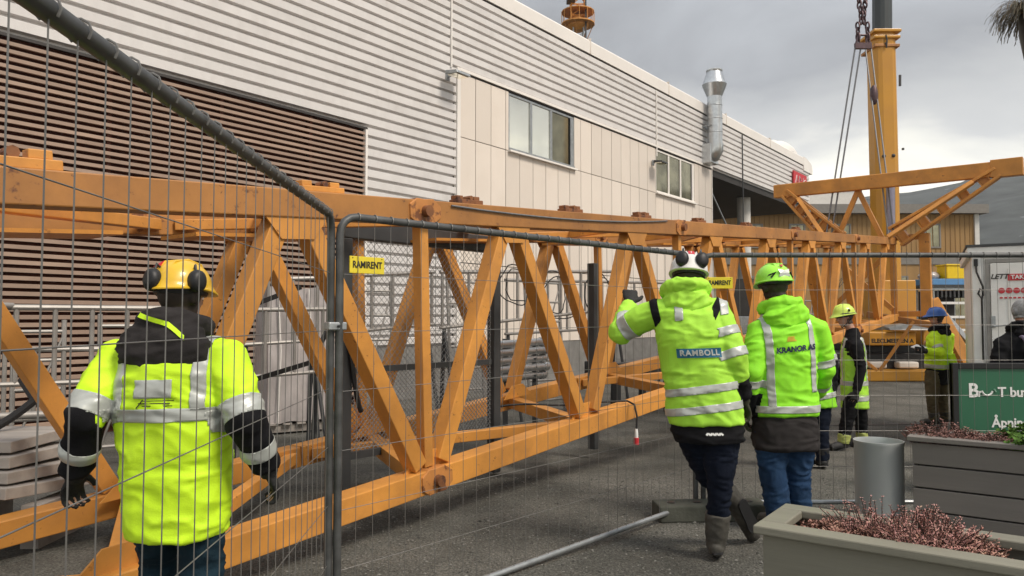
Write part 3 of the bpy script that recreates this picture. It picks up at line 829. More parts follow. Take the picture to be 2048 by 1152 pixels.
MB().tube([at(1772, 70, bY - .05), at(1774, 80, bY - .05), at(1773, 95, bY - .05), at(1771, 85, bY - .05)], .025, 6).build('hook_ring', M['dark_steel'], mc)
for px, py in ((1768, 312), (1787, 311)):
    c = at(px, py, bY)
    MB().ell((c.x, bY - .0, c.z), .06, .05, .06).build('boom_bolt', M['dark_steel'], mc)
for a, b_ in (((1800, 150), (1800, 172)), ((1806, 296), (1806, 300))):
    MB().beam(at(a[0], a[1], bY + .3), at(b_[0], b_[1], bY + .3), .06, .06).build('boom_bracket', M['dark_steel'], mc)
p0, p1 = at(1783, 640, bY - .5), at(1781, 362, bY - .35)
MB().tube([p0, p0.lerp(p1, .6)], .19, 14).build('lift_ram', M['crane'], mc, True)
MB().tube([p0.lerp(p1, .6), p1], .13, 14).build('ram_rod', mat('ram_chrome', (.25, .23, .28), .3, .7), mc, True)
# superstructure
yS = 20.6
def bpx(name, x0, x1, y0, y1, Y, dep, m, bev=.03, par=mc):
    a, b_ = at(x0, y1, Y), at(x1, y0, Y)
    return MB().box(a.x, b_.x, Y, Y + dep, a.z, b_.z).build(name, m, par, bev=bev)
hood = bpx('hood', 1738, 1832, 664, 691, yS, 2.2, M['crane'])
lt = link('lettering', text_mesh('ELECLMEEDEN A', .155, .003, m=M['ink']), hood)
c = at(1785, 682, yS - .004)
lt.location = c; lt.rotation_euler = (R(90), 0, 0)
bpx('turntable', 1728, 1885, 690, 712, yS + .6, 3.4, M['black'])
bpx('side_cover', 1846, 1895, 640, 700, yS + .8, 3.0, M['crane'])
bpx('base_column', 1765, 1832, 560, 668, yS + 2.4, 1.6, M['crane'])
bpx('chassis', 1655, 1885, 706, 742, yS + .3, 9.0, M['black'])
bpx('bumper', 1652, 1893, 741, 763, yS - .35, .7, M['crane'])
for x0, x1 in ((1675, 1722), (1742, 1776), (1800, 1840)):
    a, b_ = at(x0, 737, yS - .02), at(x1, 724, yS - .02)
    MB().box(a.x, b_.x, yS + .02, yS + .32, a.z, b_.z).build('lamp_cluster', M['white_block'] if x0 != 1675 else M['dark_steel'], mc, bev=.04)
for x in (8.9, 11.35):
    for yy in (yS + 1.6, yS + 3.2, yS + 6.5):
        wv = MB()
        wv.v, wv.f = [], []
        pr = [(.1, -.2), (.5, -.2), (.58, -.14), (.58, .14), (.5, .2), (.1, .2)]
        for r_, xx in pr:
            wv.v += [(x + xx, yy + r_ * math.cos(2 * math.pi * j / 20), .44 + r_ * math.sin(2 * math.pi * j / 20)) for j in range(20)]
        for i in range(5):
            wv.f += [(i * 20 + j, i * 20 + (j + 1) % 20, (i + 1) * 20 + (j + 1) % 20, (i + 1) * 20 + j) for j in range(20)]
        wv.f += [tuple(range(20)), tuple(reversed(range(100, 120)))]
        wv.build('wheel', M['rubber'], mc, True)
rag = MB().rings([[V((at(1745 + 26 * i, 0, yS + .5).x, yS + .4 + .5 * math.cos(a), at(0, 660, yS).z + (.06 + .16 * math.sin(math.pi * (i + .4) / 5)) * max(0, math.sin(a)) * (1 + .5 * noise.noise(V((i, a, 2)))))) for a in [2 * math.pi * j / 12 for j in range(12)]] for i in range(5)])
rag.build('cover_sheet', mat('grey_sheet', (.12, .125, .12), .3, var=.4, scale=6), mc, True)
a, b_ = at(1862, 600, 19.6), at(1952, 722, 19.4)
os_ = thing('support_strut', 'orange box strut leaning beside the blue helmeted man', 'strut', (b_.x, b_.y, gz(20)))
b_.z = gz(20) + .12
MB().beam(a - V(os_.location), b_ - V(os_.location), .3, .24, (0, 1, 0)).build('box_beam', M['jib'], os_, bev=.015)
MB().beam(a + V((.42, .25, -.3)) - V(os_.location), b_ + V((.02, .25, .9)) - V(os_.location), .12, .14, (0, 1, 0)).build('grey_arm', M['galv'], os_, bev=.01)
MB().ell(a - V(os_.location) + V((.05, .2, .0)), .13, .12, .10).build('head_casting', M['white_block'], os_, True)
MB().box(-.35, .35, -.3, .3, 0, .12).build('foot_plate', M['jib_old'], os_)

# ================================================================== FENCE PANELS
FTOP = 2.013
def fence(a, b_, ztop, zb0, zb1, label, tilt=0, corner_r=.09, cell=.1):
    """one mobile fence panel from a to b_ (XY), frame of bent tube plus single wires"""
    a, b_ = V((*a, 0)), V((*b_, 0))
    d = (b_ - a); ln = d.length; d.normalize()
    t = thing('mobile_fence', label, 'fence panel', (a.x, a.y, 0), (0, 0, math.atan2(d.y, d.x)), 'mobile fence panels')
    pr = .020
    zt = ztop
    zb = lambda s: zb0 + (zb1 - zb0) * s / ln
    c = corner_r
    top = [(.0, 0, zb0 - .06), (.0, 0, zt - c)] + [(c - c * math.cos(k * math.pi / 8), 0, zt - c + c * math.sin(k * math.pi / 8)) for k in (1, 2, 3)] + [(c, 0, zt)]
    top += [(ln - c, 0, zt)] + [(ln - c + c * math.sin(k * math.pi / 8), 0, zt - c + c * math.cos(k * math.pi / 8)) for k in (1, 2, 3)] + [(ln, 0, zt - c), (ln, 0, zb1 - .06)]
    MB().tube(top, pr, 12).build('frame_tube', M['tube'], t, True)
    MB().tube([(pr * .9, 0, zb0), (ln - pr * .9, 0, zb1)], pr * .92, 12).build('bottom_rail', M['galv'], t, True)
    n = int(round(ln / cell))
    vm = MB().tube([(0, 0, 0), (0, 0, 1)], .0016, 5).mesh('wire', M['wire'], True)
    for i in range(1, n):
        s = ln * i / n
        z0 = zb(s)
        wv = link('wire', vm, t); wv.location = (s, -.006, z0); wv.scale = (1, 1, zt - z0)
        wv.rotation_euler = (random.uniform(-.0015, .0015), random.uniform(-.002, .002), 0)
    wb_ = MB()
    for i in range(1, n):
        s = ln * i / n
        wb_.tube([(s, -.004 + .0225 * math.cos(a), zt + .0225 * math.sin(a)) for a in [R(-60 + 40 * q) for q in range(8)]], .0026, 5)
    wb_.build('wire_hooks', M['wire'], t, True)['kind'] = 'stuff'
    hm = MB().tube([(0, 0, 0), (ln, 0, 0)], .0017, 5).mesh('wire', M['wire'], True)
    for i in range(1, 7):
        f = i / 7
        wv = link('wire', hm, t)
        z0, z1 = zb0 + (zt - zb0) * f, zb1 + (zt - zb1) * f
        wv.location = (0, .002, z0); wv.rotation_euler = (0, -math.atan2(z1 - z0, ln), 0)
    return t
PA = (-.866, 3.68)
PB = (1.464, 5.94)
f1 = fence((PA[0] + .135, PA[1] - 3.25), (PA[0] - .021, PA[1] - .002), FTOP, .06, .04, 'galvanised mesh fence panel in front of the man wearing the yellow helmet')
f2 = fence((PA[0] + .021, PA[1] + .004), (PB[0] - .035, PB[1] - .02), FTOP, .0, .08, 'galvanised mesh fence panel between the thick post and the leaning man')
f3 = fence((PB[0] + .03, PB[1]), (PB[0] + 3.28, PB[1]), FTOP, .08, .08, 'galvanised mesh fence panel behind the planters and the grey bin')
# clamps join the panels
def clamp(p, z, label):
    t = thing('fence_clamp', label, 'clamp', (p[0], p[1], z), (0, 0, R(45)), 'clamps joining the fence panels')
    MB().box(-.05, .05, -.028, .028, -.02, .02).build('jaw', M['galv'], t, bev=.006)
    MB().tube([(0, -.05, 0), (0, .05, 0)], .008, 6).build('bolt', M['dark_steel'], t)
clamp((PA[0] + .003, PA[1]), 1.47, 'steel clamp on the nearest fence post, at upper wire height')
clamp((PB[0], PB[1] - .008), 1.25, 'steel clamp on the farther fence post beside the leaning man')

# concrete/rubber foot under the farther post
ft = thing('ballast_block', 'dark block foot under the farther fence post behind the boots', 'ballast block', (PB[0] + .04, PB[1] - .16, 0), (0, 0, R(4)))
mb = MB().prism([(-.13, 0), (-.115, .12), (.115, .12), (.13, 0)], -.42, .42, 'x')
mb.build('block', M['block'], ft, bev=.012)
for x in (-.3, -.1, .1, .3):
    MB().lathe([(.032, .121), (.032, .124), (.020, .125)], 12, (x, 0, 0)).build('socket', M['black'], ft)
ft2 = thing('ballast_block', 'dark block foot under the nearest fence post', 'ballast block', (PA[0], PA[1], 0), (0, 0, R(95)))
MB().prism([(-.13, 0), (-.115, .12), (.115, .12), (.13, 0)], -.42, .42, 'x').build('block', M['block'], ft2, bev=.012)

def ftag(pc, d, w_, h_, label, z):
    ang = math.atan2(d[1], d[0])
    t = thing('fence_tag', label, 'tag', (pc[0], pc[1], z), (0, 0, ang), 'yellow tags on the fence')
    MB().box(-w_ / 2, w_ / 2, -.022, -.014, -h_ / 2, h_ / 2).build('plate', M['tag_yellow'], t, bev=.002)
    l = link('lettering', text_mesh('RAMIRENT', h_ * .56, .0008, m=M['ink'], spacing=1.0), t)
    l.location = (0, -.0235, 0); l.rotation_euler = (R(90), 0, 0)
    sx = w_ * .84 / max(.01, l.dimensions.x) if l.dimensions.x else 1
    l.scale = (sx, 1, 1)
    tie = MB().tube([(-w_ * .42, -.024, h_ * .4), (-w_ * .42, .012, h_ * .4)], .003, 5).tube([(w_ * .42, -.024, h_ * .4), (w_ * .42, .012, h_ * .4)], .003, 5)
    tie.build('cable_tie', M['black'], t)
d2 = (V((*PB, 0)) - V((*PA, 0))).normalized()
def on_line(px, py):
    """where the sight line through a pixel crosses the second panel"""
    r = ray(px, py)
    A = V((PA[0] + .02, PA[1] + .03, 0))
    n_ = V((-d2.y, d2.x, 0))
    s = (A - CAM).dot(n_) / r.dot(n_)
    return CAM + r * s
p = on_line(730, 531); ftag((p.x, p.y), d2, .205, .085, 'yellow lettered tag on the fence beside the thick post', p.z)
p = at(1438, 566, 5.94); ftag((p.x, p.y), (1, 0), .205, .09, 'yellow lettered tag between the white helmet and the green helmet', p.z)

# ================================================================== MESH SCREEN AND YARD CLUTTER BEHIND THE JIB
# tall dark framed screen with expanded mesh, standing inside the jib
s0 = JM @ V((-.95, .95, 0)); s1 = JM @ V((3.25, .95, 0))
sa, sb = at(690, 480, 6.15), at(1186, 480, 8.9)
scr = thing('mesh_screen', 'dark framed expanded mesh screen standing inside the orange jib', 'screen', (sa.x, sa.y, 0), (0, 0, math.atan2(sb.y - sa.y, sb.x - sa.x)))
SL = math.hypot(sb.x - sa.x, sb.y - sa.y)
def scr_x(px):
    r = ray(px, 600); dd = V((sb.x - sa.x, sb.y - sa.y, 0)).normalized(); n_ = V((-dd.y, dd.x, 0))
    s = (V((sa.x, sa.y, 0)) - CAM).dot(n_) / r.dot(n_)
    q = CAM + r * s
    return (V((q.x - sa.x, q.y - sa.y, 0))).dot(dd)
x0, x1, x2 = 0.0, scr_x(988), scr_x(1186)
zt = 2.17
for x, wd in ((x0, .09), (x1, .10), (x2, .10)):
    MB().box(x - wd / 2, x + wd / 2, -.05, .05, gz(7), zt).build('post', M['dark_steel'], scr, bev=.008)
MB().box(x0 - .05, x1 + .05, -.055, .055, zt, zt + .16).build('top_beam', M['dark_steel'], scr, bev=.01)
MB().box(x0 + .05, x1 - .05, -.02, .02, .36, .42).build('bottom_rail', M['dark_steel'], scr)
MB().box(x0 + .05, x1 - .05, -.02, .02, 1.06, 1.11).build('middle_rail', M['dark_steel'], scr)
# expanded mesh: crossing strands
mesh_ = MB()
def strands(za, zb_, pitch, r_):
    wdt = x1 - x0 - .1
    h = zb_ - za
    k = -h
    while k < wdt:
        for sgn in (1, -1):
            p = []
            for tt in (0, 1):
                xx = k + h * tt if sgn > 0 else k + h * (1 - tt)
                p.append((xx, za + h * tt))
            # clip to the frame
            (xa, z_a), (xb, z_b) = p
            if xa > xb: (xa, z_a), (xb, z_b) = (xb, z_b), (xa, z_a)
            if xb <= 0 or xa >= wdt: continue
            if xa < 0: z_a += (z_b - z_a) * (0 - xa) / (xb - xa); xa = 0
            if xb > wdt: z_b = z_a + (z_b - z_a) * (wdt - xa) / (xb - xa); xb = wdt
            mesh_.beam((x0 + .05 + xa, .004 * sgn, z_a), (x0 + .05 + xb, .004 * sgn, z_b), .003, r_, (0, 1, 0))
        k += pitch
strands(.42, 1.06, .045, .006)
strands(1.11, 2.17, .06, .003)
o = mesh_.build('expanded_mesh', M['mesh'], scr); o['kind'] = 'stuff'
MB().tube(sag((x0, -.07, 1.35), (x0 + .12, -.08, .75), .1), .02, 6).build('strap', M['black'], scr, True)

def lattice(px0, px1, Y0, Y1, zt0, zb0, zt1, zb1, n, label, m='alu'):
    a = V(((px0 - CX) / FPX * Y0, Y0, 0)); b_ = V(((px1 - CX) / FPX * Y1, Y1, 0))
    ln = (b_ - a).length
    t = thing('lattice_beam', label, 'scaffold beam', a, (0, 0, math.atan2(b_.y - a.y, b_.x - a.x)), 'aluminium lattice beams stored by the hall')
    MB().tube([(0, 0, zt0), (ln, 0, zt1)], .028, 8).build('top_rail', M[m], t, True)
    MB().tube([(0, 0, zb0), (ln, 0, zb1)], .024, 8).build('bottom_rail', M[m], t, True)
    for i in range(n + 1):
        x = .04 + (ln - .08) * i / n
        f = x / ln
        MB().tube([(x, 0, zb0 + (zb1 - zb0) * f), (x, 0, zt0 + (zt1 - zt0) * f)], .022, 8).build('rung', M[m], t, True)
    for x in (.1, ln - .1):           # props that carry it
        MB().tube([(x, .12, gz(10) - .02), (x, .03, zb0 if x < 1 else zb1)], .03, 8).build('prop_leg', M['dark_steel'], t, True)
        MB().tube([(x, -.3, gz(10) - .02), (x, .03, (zb0 if x < 1 else zb1) - .03)], .025, 8).build('prop_leg', M['dark_steel'], t, True)
    return t
zz = lambda py, Y: at(1024, py, Y).z
lattice(-60, 330, 6.6, 7.6, zz(614, 6.6), zz(772, 6.6), zz(617, 7.6), zz(758, 7.6), 5, 'grey lattice beam behind the man wearing the yellow helmet')
lattice(462, 652, 8.6, 9.4, zz(620, 8.6), zz(757, 8.6), zz(618, 9.4), zz(742, 9.4), 3, 'grey lattice beam in front of the plastic wrapped pallet')
lattice(694, 868, 9.4, 10.4, zz(552, 9.4), zz(664, 9.4), zz(544, 10.4), zz(648, 10.4), 4, 'grey lattice beam behind the mesh screen')
lattice(880, 1240, 10.6, 13.2, zz(544, 10.6), zz(656, 10.6), zz(543, 13.2), zz(617, 13.2), 8, 'long grey lattice beam draped with cable loops')

lattice(-60, 300, 7.4, 8.3, zz(700, 7.4), zz(846, 7.4), zz(697, 8.3), zz(824, 8.3), 6, 'low grey lattice beam nearest the louvre wall behind the planks')
lattice(478, 640, 9.6, 10.2, zz(560, 9.6), zz(690, 9.6), zz(556, 10.2), zz(680, 10.2), 3, 'grey lattice beam on the louvre side of the wrapped pallet')
lattice(1010, 1330, 12.4, 15.5, zz(560, 12.4), zz(668, 12.4), zz(566, 15.5), zz(650, 15.5), 9, 'grey lattice beam closest to the beige panels')
# flat bundles of scaffold frames leaning on the wall side
def frames(px0, px1, Y, ytop, ybot, n, label, lean=.18):
    x0, x1 = (px0 - CX) / FPX * Y, (px1 - CX) / FPX * Y
    zt_ = zz(ytop, Y)
    t = thing('scaffold_ladder', label, 'scaffold ladder', (x0, Y, gz(Y)), (0, 0, R(35)), 'scaffold ladders standing behind the jib')
    w_ = (x1 - x0) * .98; h = zt_ - gz(Y)
    for x in (0, w_):
        MB().tube([(x, 0, 0), (x, lean, h)], .026, 8).build('standard', M['alu'], t, True)
    for i in range(n):
        f = (i + .6) / n
        MB().tube([(0, lean * f, h * f), (w_, lean * f, h * f)], .02, 8).build('rung', M['alu'], t, True)
    MB().tube([(0, lean * .1, h * .1), (w_, lean * .9, h * .9)], .014, 6).build('brace', M['alu'], t, True)
    return t
for px0, px1, Y, yt, n, lab in ((30, 120, 7.9, 640, 5, 'scaffold ladder upright in front of the louvre beside the stacked planks'),
                               (205, 290, 8.2, 628, 5, 'scaffold ladder upright behind the yellow jacket shoulder'),
                               (715, 800, 11.2, 560, 6, 'scaffold ladder upright behind the lettered fence tag'),
                               (905, 985, 11.8, 545, 7, 'scaffold ladder upright left of the tall dark post'),
                               (1060, 1150, 13.4, 548, 7, 'scaffold ladder upright among the cable loops'),
                               (1345, 1420, 17.0, 575, 6, 'scaffold ladder upright behind the white helmet'),
                               (1600, 1660, 22.0, 590, 6, 'scaffold ladder upright beyond the green hood')):
    frames(px0, px1, Y, yt, 0, n, lab)
def tube_stack():
    names = ['topmost', 'second', 'third', 'fourth', 'lowest']
    for i in range(5):
        a, b_ = at(985, 690 + 17 * i, 10.2), at(1086 + 6 * (i % 2), 683 + 16.5 * i, 11.4)
        t = MB().tube([a, b_], .055, 12).tube([b_ - (b_ - a).normalized() * .1, b_ + (b_ - a).normalized() * .02], .066, 12).build('scaffold_tube', M['galv_bright'], None, True)
        o = t; c = (a + b_) / 2
        o.data.transform(Matrix.Translation(-c)); o.location = c
        tag(o, f'{names[i]} galvanised tube of the stack behind the mesh screen', 'tube', 'galvanised tubes stacked in the yard')
    r = thing('tube_rack', 'dark rack carrying the galvanised tubes behind the jib', 'rack', at_z(1040, 800, 0))
    base = V(r.location)
    for px, Y in ((1010, 10.55), (1070, 11.15)):
        x = (px - CX) / FPX * Y
        MB().box(x - .04 - base.x, x + .04 - base.x, Y + .07 - base.y, Y + .15 - base.y, gz(Y) - base.z, at(px, 678, Y).z - base.z).build('upright', M['dark_steel'], r)
        for i in range(5):
            z = at(px, 690 + 16.7 * i, Y).z - .062
            MB().box(x - .03 - base.x, x + .03 - base.x, Y - .1 - base.y, Y + .08 - base.y, z - .03 - base.z, z - base.z).build('arm', M['dark_steel'], r)
tube_stack()

def coil(cx, cy, Y, rx, rz, n, seed, label, m='rubber', dep=.12):
    rnd_ = random.Random(seed)
    c = at(cx, cy, Y)
    t = thing('cable_coil', label, 'cable', c, (0, 0, R(50)), 'cable loops hanging in the jib')
    for k in range(n):
        f = rnd_.uniform(.7, 1.1); ph = rnd_.uniform(-.3, .3)
        pts = [(rx * f * math.cos(a + ph) + rnd_.uniform(-.02, .02), dep * (k - n / 2) / n + .04 * math.sin(2 * a + k), rz * f * math.sin(a) + .03 * math.sin(3 * a + k)) for a in [2 * math.pi * i / 26 for i in range(26)]]
        MB().tube(pts, .009, 5, closed=True).build('loop', M[m], t, True)
coil(1030, 570, 10.9, .36, .34, 2, 1, 'black cable loops over the lattice beam beside the tall dark post')
coil(1110, 590, 11.5, .40, .36, 2, 2, 'black and grey cable loops hanging mid-length on the long lattice beam')
coil(1200, 590, 12.6, .42, .40, 2, 3, 'black cable loops near the farther end of the lattice beam')
coil(1420, 600, 16, .7, .5, 3, 4, 'cable loops behind the yellow tag and white helmet')
coil(1690, 590, 21, .9, .5, 3, 5, 'cable loops behind the man in the green vest')

def pallet():
    p = at_z(575, 848, -.02)
    t = thing('wrapped_pallet', 'tall pallet of sheets wrapped in wrinkled silvery plastic', 'pallet', (p.x, p.y + .3, gz(p.y)), (0, 0, R(32)))
    bm = bmesh.new()
    bmesh.ops.create_cube(bm, size=1)
    bmesh.ops.subdivide_edges(bm, edges=bm.edges, cuts=14, use_grid_fill=True)
    for v in bm.verts:
        p_ = v.co.copy()
        n1 = noise.noise(V((p_.x * 4, p_.y * 4, p_.z * 1.5)))
        n2 = noise.noise(V((p_.x * 14, p_.y * 14, p_.z * 4)))
        v.co = V((p_.x * .98, p_.y * .8, p_.z * 1.95 + 1.15)) + V((p_.x, p_.y, 0)).normalized() * (.05 * n1 + .022 * n2) + V((0, 0, .05 * n1))
    me = bpy.data.meshes.new('wrapped_load'); bm.to_mesh(me); bm.free()
    me.materials.append(M['wrap'])
    link('wrapped_load', me, t)
    for y in (-.3, 0, .3):
        MB().box(-.5, .5, y - .05, y + .05, .03, .14).build('runner', M['timber'], t)
    for x in (-.4, -.2, 0, .2, .4):
        MB().box(x - .06, x + .06, -.42, .42, .141, .165).build('deck_board', M['timber'], t)
    for x in (-.35, .1, .4):
        MB().tube([(x, -.44, .18), (x + .03, -.45, 1.2), (x - .02, -.44, 2.1)], .012, 5).build('edge_lath', M['trim'], t)
pallet()
# black ratchet straps and a yellow headed lamp lying across the pallet
sp_ = thing('ratchet_strap', 'black strap slung diagonally across the plastic wrapped pallet', 'strap', at(520, 610, 7.6))
b0 = V(sp_.location)
MB().beam(at(500, 612, 7.7) - b0, at(602, 574, 8.1) - b0, .02, .05).build('webbing', M['black'], sp_)
MB().beam(at(500, 762, 7.7) - b0, at(650, 716, 8.2) - b0, .02, .05).build('webbing', M['black'], sp_)
MB().tube([at(645, 716, 8.2) - b0, at(640, 690, 8.2) - b0, at(655, 660, 8.2) - b0], .03, 6).build('ratchet', M['dark_steel'], sp_)

def planks():
    labs = ['lowest', 'lower middle', 'upper middle', 'topmost']
    for i in range(4):
        a, b_ = at(-60, 985 - 30 * i, 4.9 + .05 * i), at(118 - 14 * i, 955 - 31 * i, 5.6 + .05 * i)
        c = (a + b_) / 2
        o = MB().beam(a - c, b_ - c, .55, .075).build('plank', M['timber'], bev=.006)
        o.location = c
        tag(o, f'{labs[i]} grey plank of the stack behind the jib end', 'plank', 'grey planks stacked behind the jib')
        if i == 0: zb = min(a.z, b_.z)
    c = (at(-60, 985, 4.9) + at(118, 955, 5.6)) / 2
    tr = thing('plank_trestle', 'low timber trestle under the stack of grey planks', 'trestle', (c.x, c.y, 0))
    for f in (-.25, .25):
        MB().box(f - .06, f + .06, -.25, .25, -.0, max(.1, zb - .06)).build('bearer', M['timber'], tr)
planks()
# thick hose and pale pipes at the far left
hs = MB().tube(sag(at(-40, 870, 5.4), at(70, 800, 5.6), .02), .03, 8).tube(sag(at(70, 800, 5.6), at(44, 760, 5.8), .0), .03, 8).build('hose', M['rubber'], None, True)
tag(hs, 'thick black hose end curling above the grey planks', 'hose')
for i, (y0_, y1_) in enumerate(((828, 826), (600, 612))):
    o = MB().tube([at(-60, y0_ + 8, 6.4), at(160 if i == 0 else 25, y1_, 6.8)], .035 if i == 0 else .03, 10).build('pale_pipe', M['alu'], None, True)
    tag(o, ('pale pipe lying across the lower lattice rail' if i == 0 else 'short pale pipe poking above the lattice top rail'), 'pipe', 'pale pipes beside the louvre')
# red and white barrier pieces and grey boxes past the leaning man
for i, (px, py, Y, w_, h_, d_, m, lab) in enumerate(((1500, 600, 24, 1.5, 1.3, 1.0, 'dark_steel', 'dark equipment crate beyond the green helmet'),
                                              (1475, 650, 22, 2.4, .5, 1.0, 'galv', 'grey steel stillage beyond the jib diagonals'),
                                              (1260, 735, 13.5, 1.5, .25, .8, 'dark_steel', 'flat dark steel tray behind the jib bottom'))):
    c = at(px, py, Y)
    t = thing('equipment_crate' if i < 2 else 'steel_tray', lab, 'crate' if i < 2 else 'tray', (c.x, c.y, gz(Y)), (0, 0, R(38)))
    H = c.z - gz(Y) + h_ / 2
    MB().box(-w_ / 2, w_ / 2, -d_ / 2, d_ / 2, H - h_, H).build('box', M[m], t, bev=.02)
    for x in (-w_ / 2 + .1, w_ / 2 - .1):
        for y in (-d_ / 2 + .1, d_ / 2 - .1):
            MB().box(x - .05, x + .05, y - .05, y + .05, 0, H - h_ - .002).build('leg', M['dark_steel'], t)
# glazed shopfront under the passage
sfp = FM @ V((0, 0, 0))
sf = thing('shopfront', 'pale glazed shopfront set back under the dark passage soffit', 'shopfront', FM @ V((16.4, 5.5, 0)), (0, 0, FROT))
MB().box(-1.2, 4.2, 0.05, .2, -.3, 3.3).build('wall', M['white_block'], sf)
for i in range(5):
    MB().box(-1.1 + 1.05 * i, -.2 + 1.05 * i, 0.0, .045, .3, 2.9).build('pane', M['glass_dark'], sf)
    MB().box(-1.18 + 1.05 * i, -1.12 + 1.05 * i, -.04, .048, -.1, 3.1).build('mullion', M['white'], sf)
MB().box(-1.4, 4.4, -.5, .2, 3.3, 3.5).build('canopy', M['dark_steel'], sf)

# scaffold with crates at the right
sc0 = at_z(1905, 700, -.15)
Ysc = 25.0
scf = thing('scaffold', 'scaffold bay with pale rails beneath the yellow crate', 'scaffold', ((1905 - CX) / FPX * Ysc, Ysc, -.15))
hw = 38 / FPX * Ysc
zl = [at(1900, y, Ysc).z + .15 for y in (690, 660, 634, 606, 578)]
for x in (-hw, hw):
    for y in (0, 1.0):
        MB().tube([(x, y, 0), (x, y, zl[-1])], .04, 8).build('standard', M['galv'], scf, True)
for i, z in enumerate(zl):
    MB().box(-hw - .1, hw + .1, -.05, .02, z - .04, z + .04).build('ledger', M['white'] if i < 4 else M['galv'], scf)
MB().box(-hw - .3, hw + .5, -.1, 1.1, zl[-1] + .05, zl[-1] + .14).build('deck', M['dark_steel'], scf)
MB().box(-hw + .04, hw - .04, .9, .98, .2, zl[-1] - .05).build('back_sheet', M['soffit'], scf)
for i in range(9):
    MB().box(-hw + .1 + i * .14, -hw + .16 + i * .14, -.04, .96, zl[-1] - .28, zl[-1] - .05).build('joist', M['dark_steel'], scf)
zz0 = -.15 + zl[-1] + .141
o = MB().box(-hw - .25, hw + .3, 0, .9, 0, .2).build('blue_board', M['blue_board'], bev=.01); o.location = (scf.location.x, Ysc, zz0)
tag(o, 'blue board lying on the scaffold under the yellow crate', 'board')
yc = thing('yellow_crate', 'bright yellow crate on top of the scaffold', 'crate', (scf.location.x + .22, Ysc, zz0 + .201))
MB().box(-.38, .38, 0, .6, 0, .44).build('box', M['yellow_crate'], yc, bev=.02)
MB().box(-.41, .41, -.03, .63, .441, .49).build('rim', M['yellow_crate'], yc, bev=.01)
pr_ = MB().ell((0, 0, .1), .35, .3, .16).ell((.2, .1, .14), .2, .2, .12).build('rubble_bag', M['wrap'], None, True)
pr_.location = (scf.location.x - .55, Ysc + .4, zz0 + .205)
tag(pr_, 'pale bag lying beside the yellow crate on the scaffold', 'bag')

# ================================================================== SITE CABIN, SIGN, BIN, PLANTERS
Yc = 9.6
cx0 = (1945 - CX) / FPX * Yc
cab = thing('site_cabin', 'white site cabin with a grey framed door and red stickers', 'site cabin', (cx0, Yc, gz(Yc)), (0, 0, R(-29)))
cH = at(1945, 492, Yc).z - gz(Yc)
CDIR = V((math.cos(R(-29)), math.sin(R(-29)), 0))
def cab_s(px):
    r = ray(px, 600); n_ = V((-CDIR.y, CDIR.x, 0)); A = V((cx0, Yc, 0))
    q = CAM + r * ((A - CAM).dot(n_) / r.dot(n_))
    return (V((q.x, q.y, 0)) - A).dot(CDIR)
zc = lambda py: at(1955, py, Yc).z - gz(Yc)
MB().box(0, 4.5, 0, 2.4, .1, cH - .14).build('wall', M['container'], cab)
MB().box(-.05, 4.55, -.06, 2.46, cH - .14, cH - .02).build('roof', M['container'], cab, bev=.015)
MB().box(-.06, 4.56, -.07, 2.47, cH - .02, cH + .01).build('roof_edge', M['dark_steel'], cab)
MB().box(0, .1, -.03, -.002, .1, cH - .142).build('corner_post', M['container'], cab, bev=.008)
MB().box(-.02, 4.5, -.03, 2.4, 0, .1).build('base_rail', M['dark_steel'], cab)
xd0 = cab_s(1972)
dz1 = zc(527)
MB().box(xd0, xd0 + .045, -.03, -.002, .12, dz1).box(xd0 + .98, xd0 + 1.025, -.03, -.002, .12, dz1).box(xd0, xd0 + 1.025, -.034, -.002, dz1, dz1 + .045).build('door_frame', M['alu'], cab)
door = MB().box(xd0 + .05, xd0 + .975, -.045, -.004, .13, dz1 - .01).build('door', M['container'], cab, bev=.006)
for i in range(1, 5):
    MB().box(xd0 + .05 + .185 * i - .006, xd0 + .05 + .185 * i + .006, -.05, -.046, .2, dz1 - .08).build('groove_bead', M['white_block'], door)
xh = cab_s(1985)
MB().box(xh - .025, xh + .025, -.058, -.047, zc(655), zc(632)).build('lock_plate', M['galv'], door, bev=.004)
MB().tube([(xh, -.06, zc(652)), (xh, -.09, zc(652)), (xh + .13, -.09, zc(650))], .012, 8).build('handle', M['galv'], door, True)
xs_ = cab_s
l = link('lettering', text_mesh('LETT', .085, .001, m=M['ink'], shear=.3), cab); l.location = (xs_(1999), -.052, zc(555)); l.rotation_euler = (R(90), 0, 0)
MB().box(xs_(2016), xs_(2062), -.052, -.0475, zc(563), zc(550)).build('sticker', M['red'], cab)
l = link('lettering', text_mesh('TAK', .07, .001, m=M['white']), cab); l.location = (xs_(2035), -.0545, zc(556.5)); l.rotation_euler = (R(90), 0, 0)
for px in (2003, 2018, 2033, 2048):
    MB().tube([(xs_(px), -.0475, zc(582.5)), (xs_(px), -.052, zc(582.5))], .036, 16).build('sticker', M['red'], cab)
l0 = MB()
for px in range(1999, 2050, 9):
    l0.box(xs_(px), xs_(px + 6), -.051, -.0475, zc(598), zc(595))
l0.build('small_print', M['red'], cab)['kind'] = 'stuff'
cb = [(xs_(1953), -.05, zc(522)), (xs_(1954), -.06, zc(545)), (xs_(1960), -.07, zc(560)), (xs_(1966), -.07, zc(575)), (xs_(1967), -.07, zc(590)), (xs_(1962), -.08, zc(597)), (xs_(1956), -.08, zc(588)), (xs_(1960), -.08, zc(578)), (xs_(1966), -.08, zc(584)), (xs_(1963), -.07, zc(600)), (xs_(1963), -.05, zc(720))]
MB().tube(cb, .013, 6).build('cable', M['black'], cab, True)
MB().box(xs_(1949), xs_(1957), -.07, -.005, zc(533), zc(519)).build('junction_box', M['black'], cab)

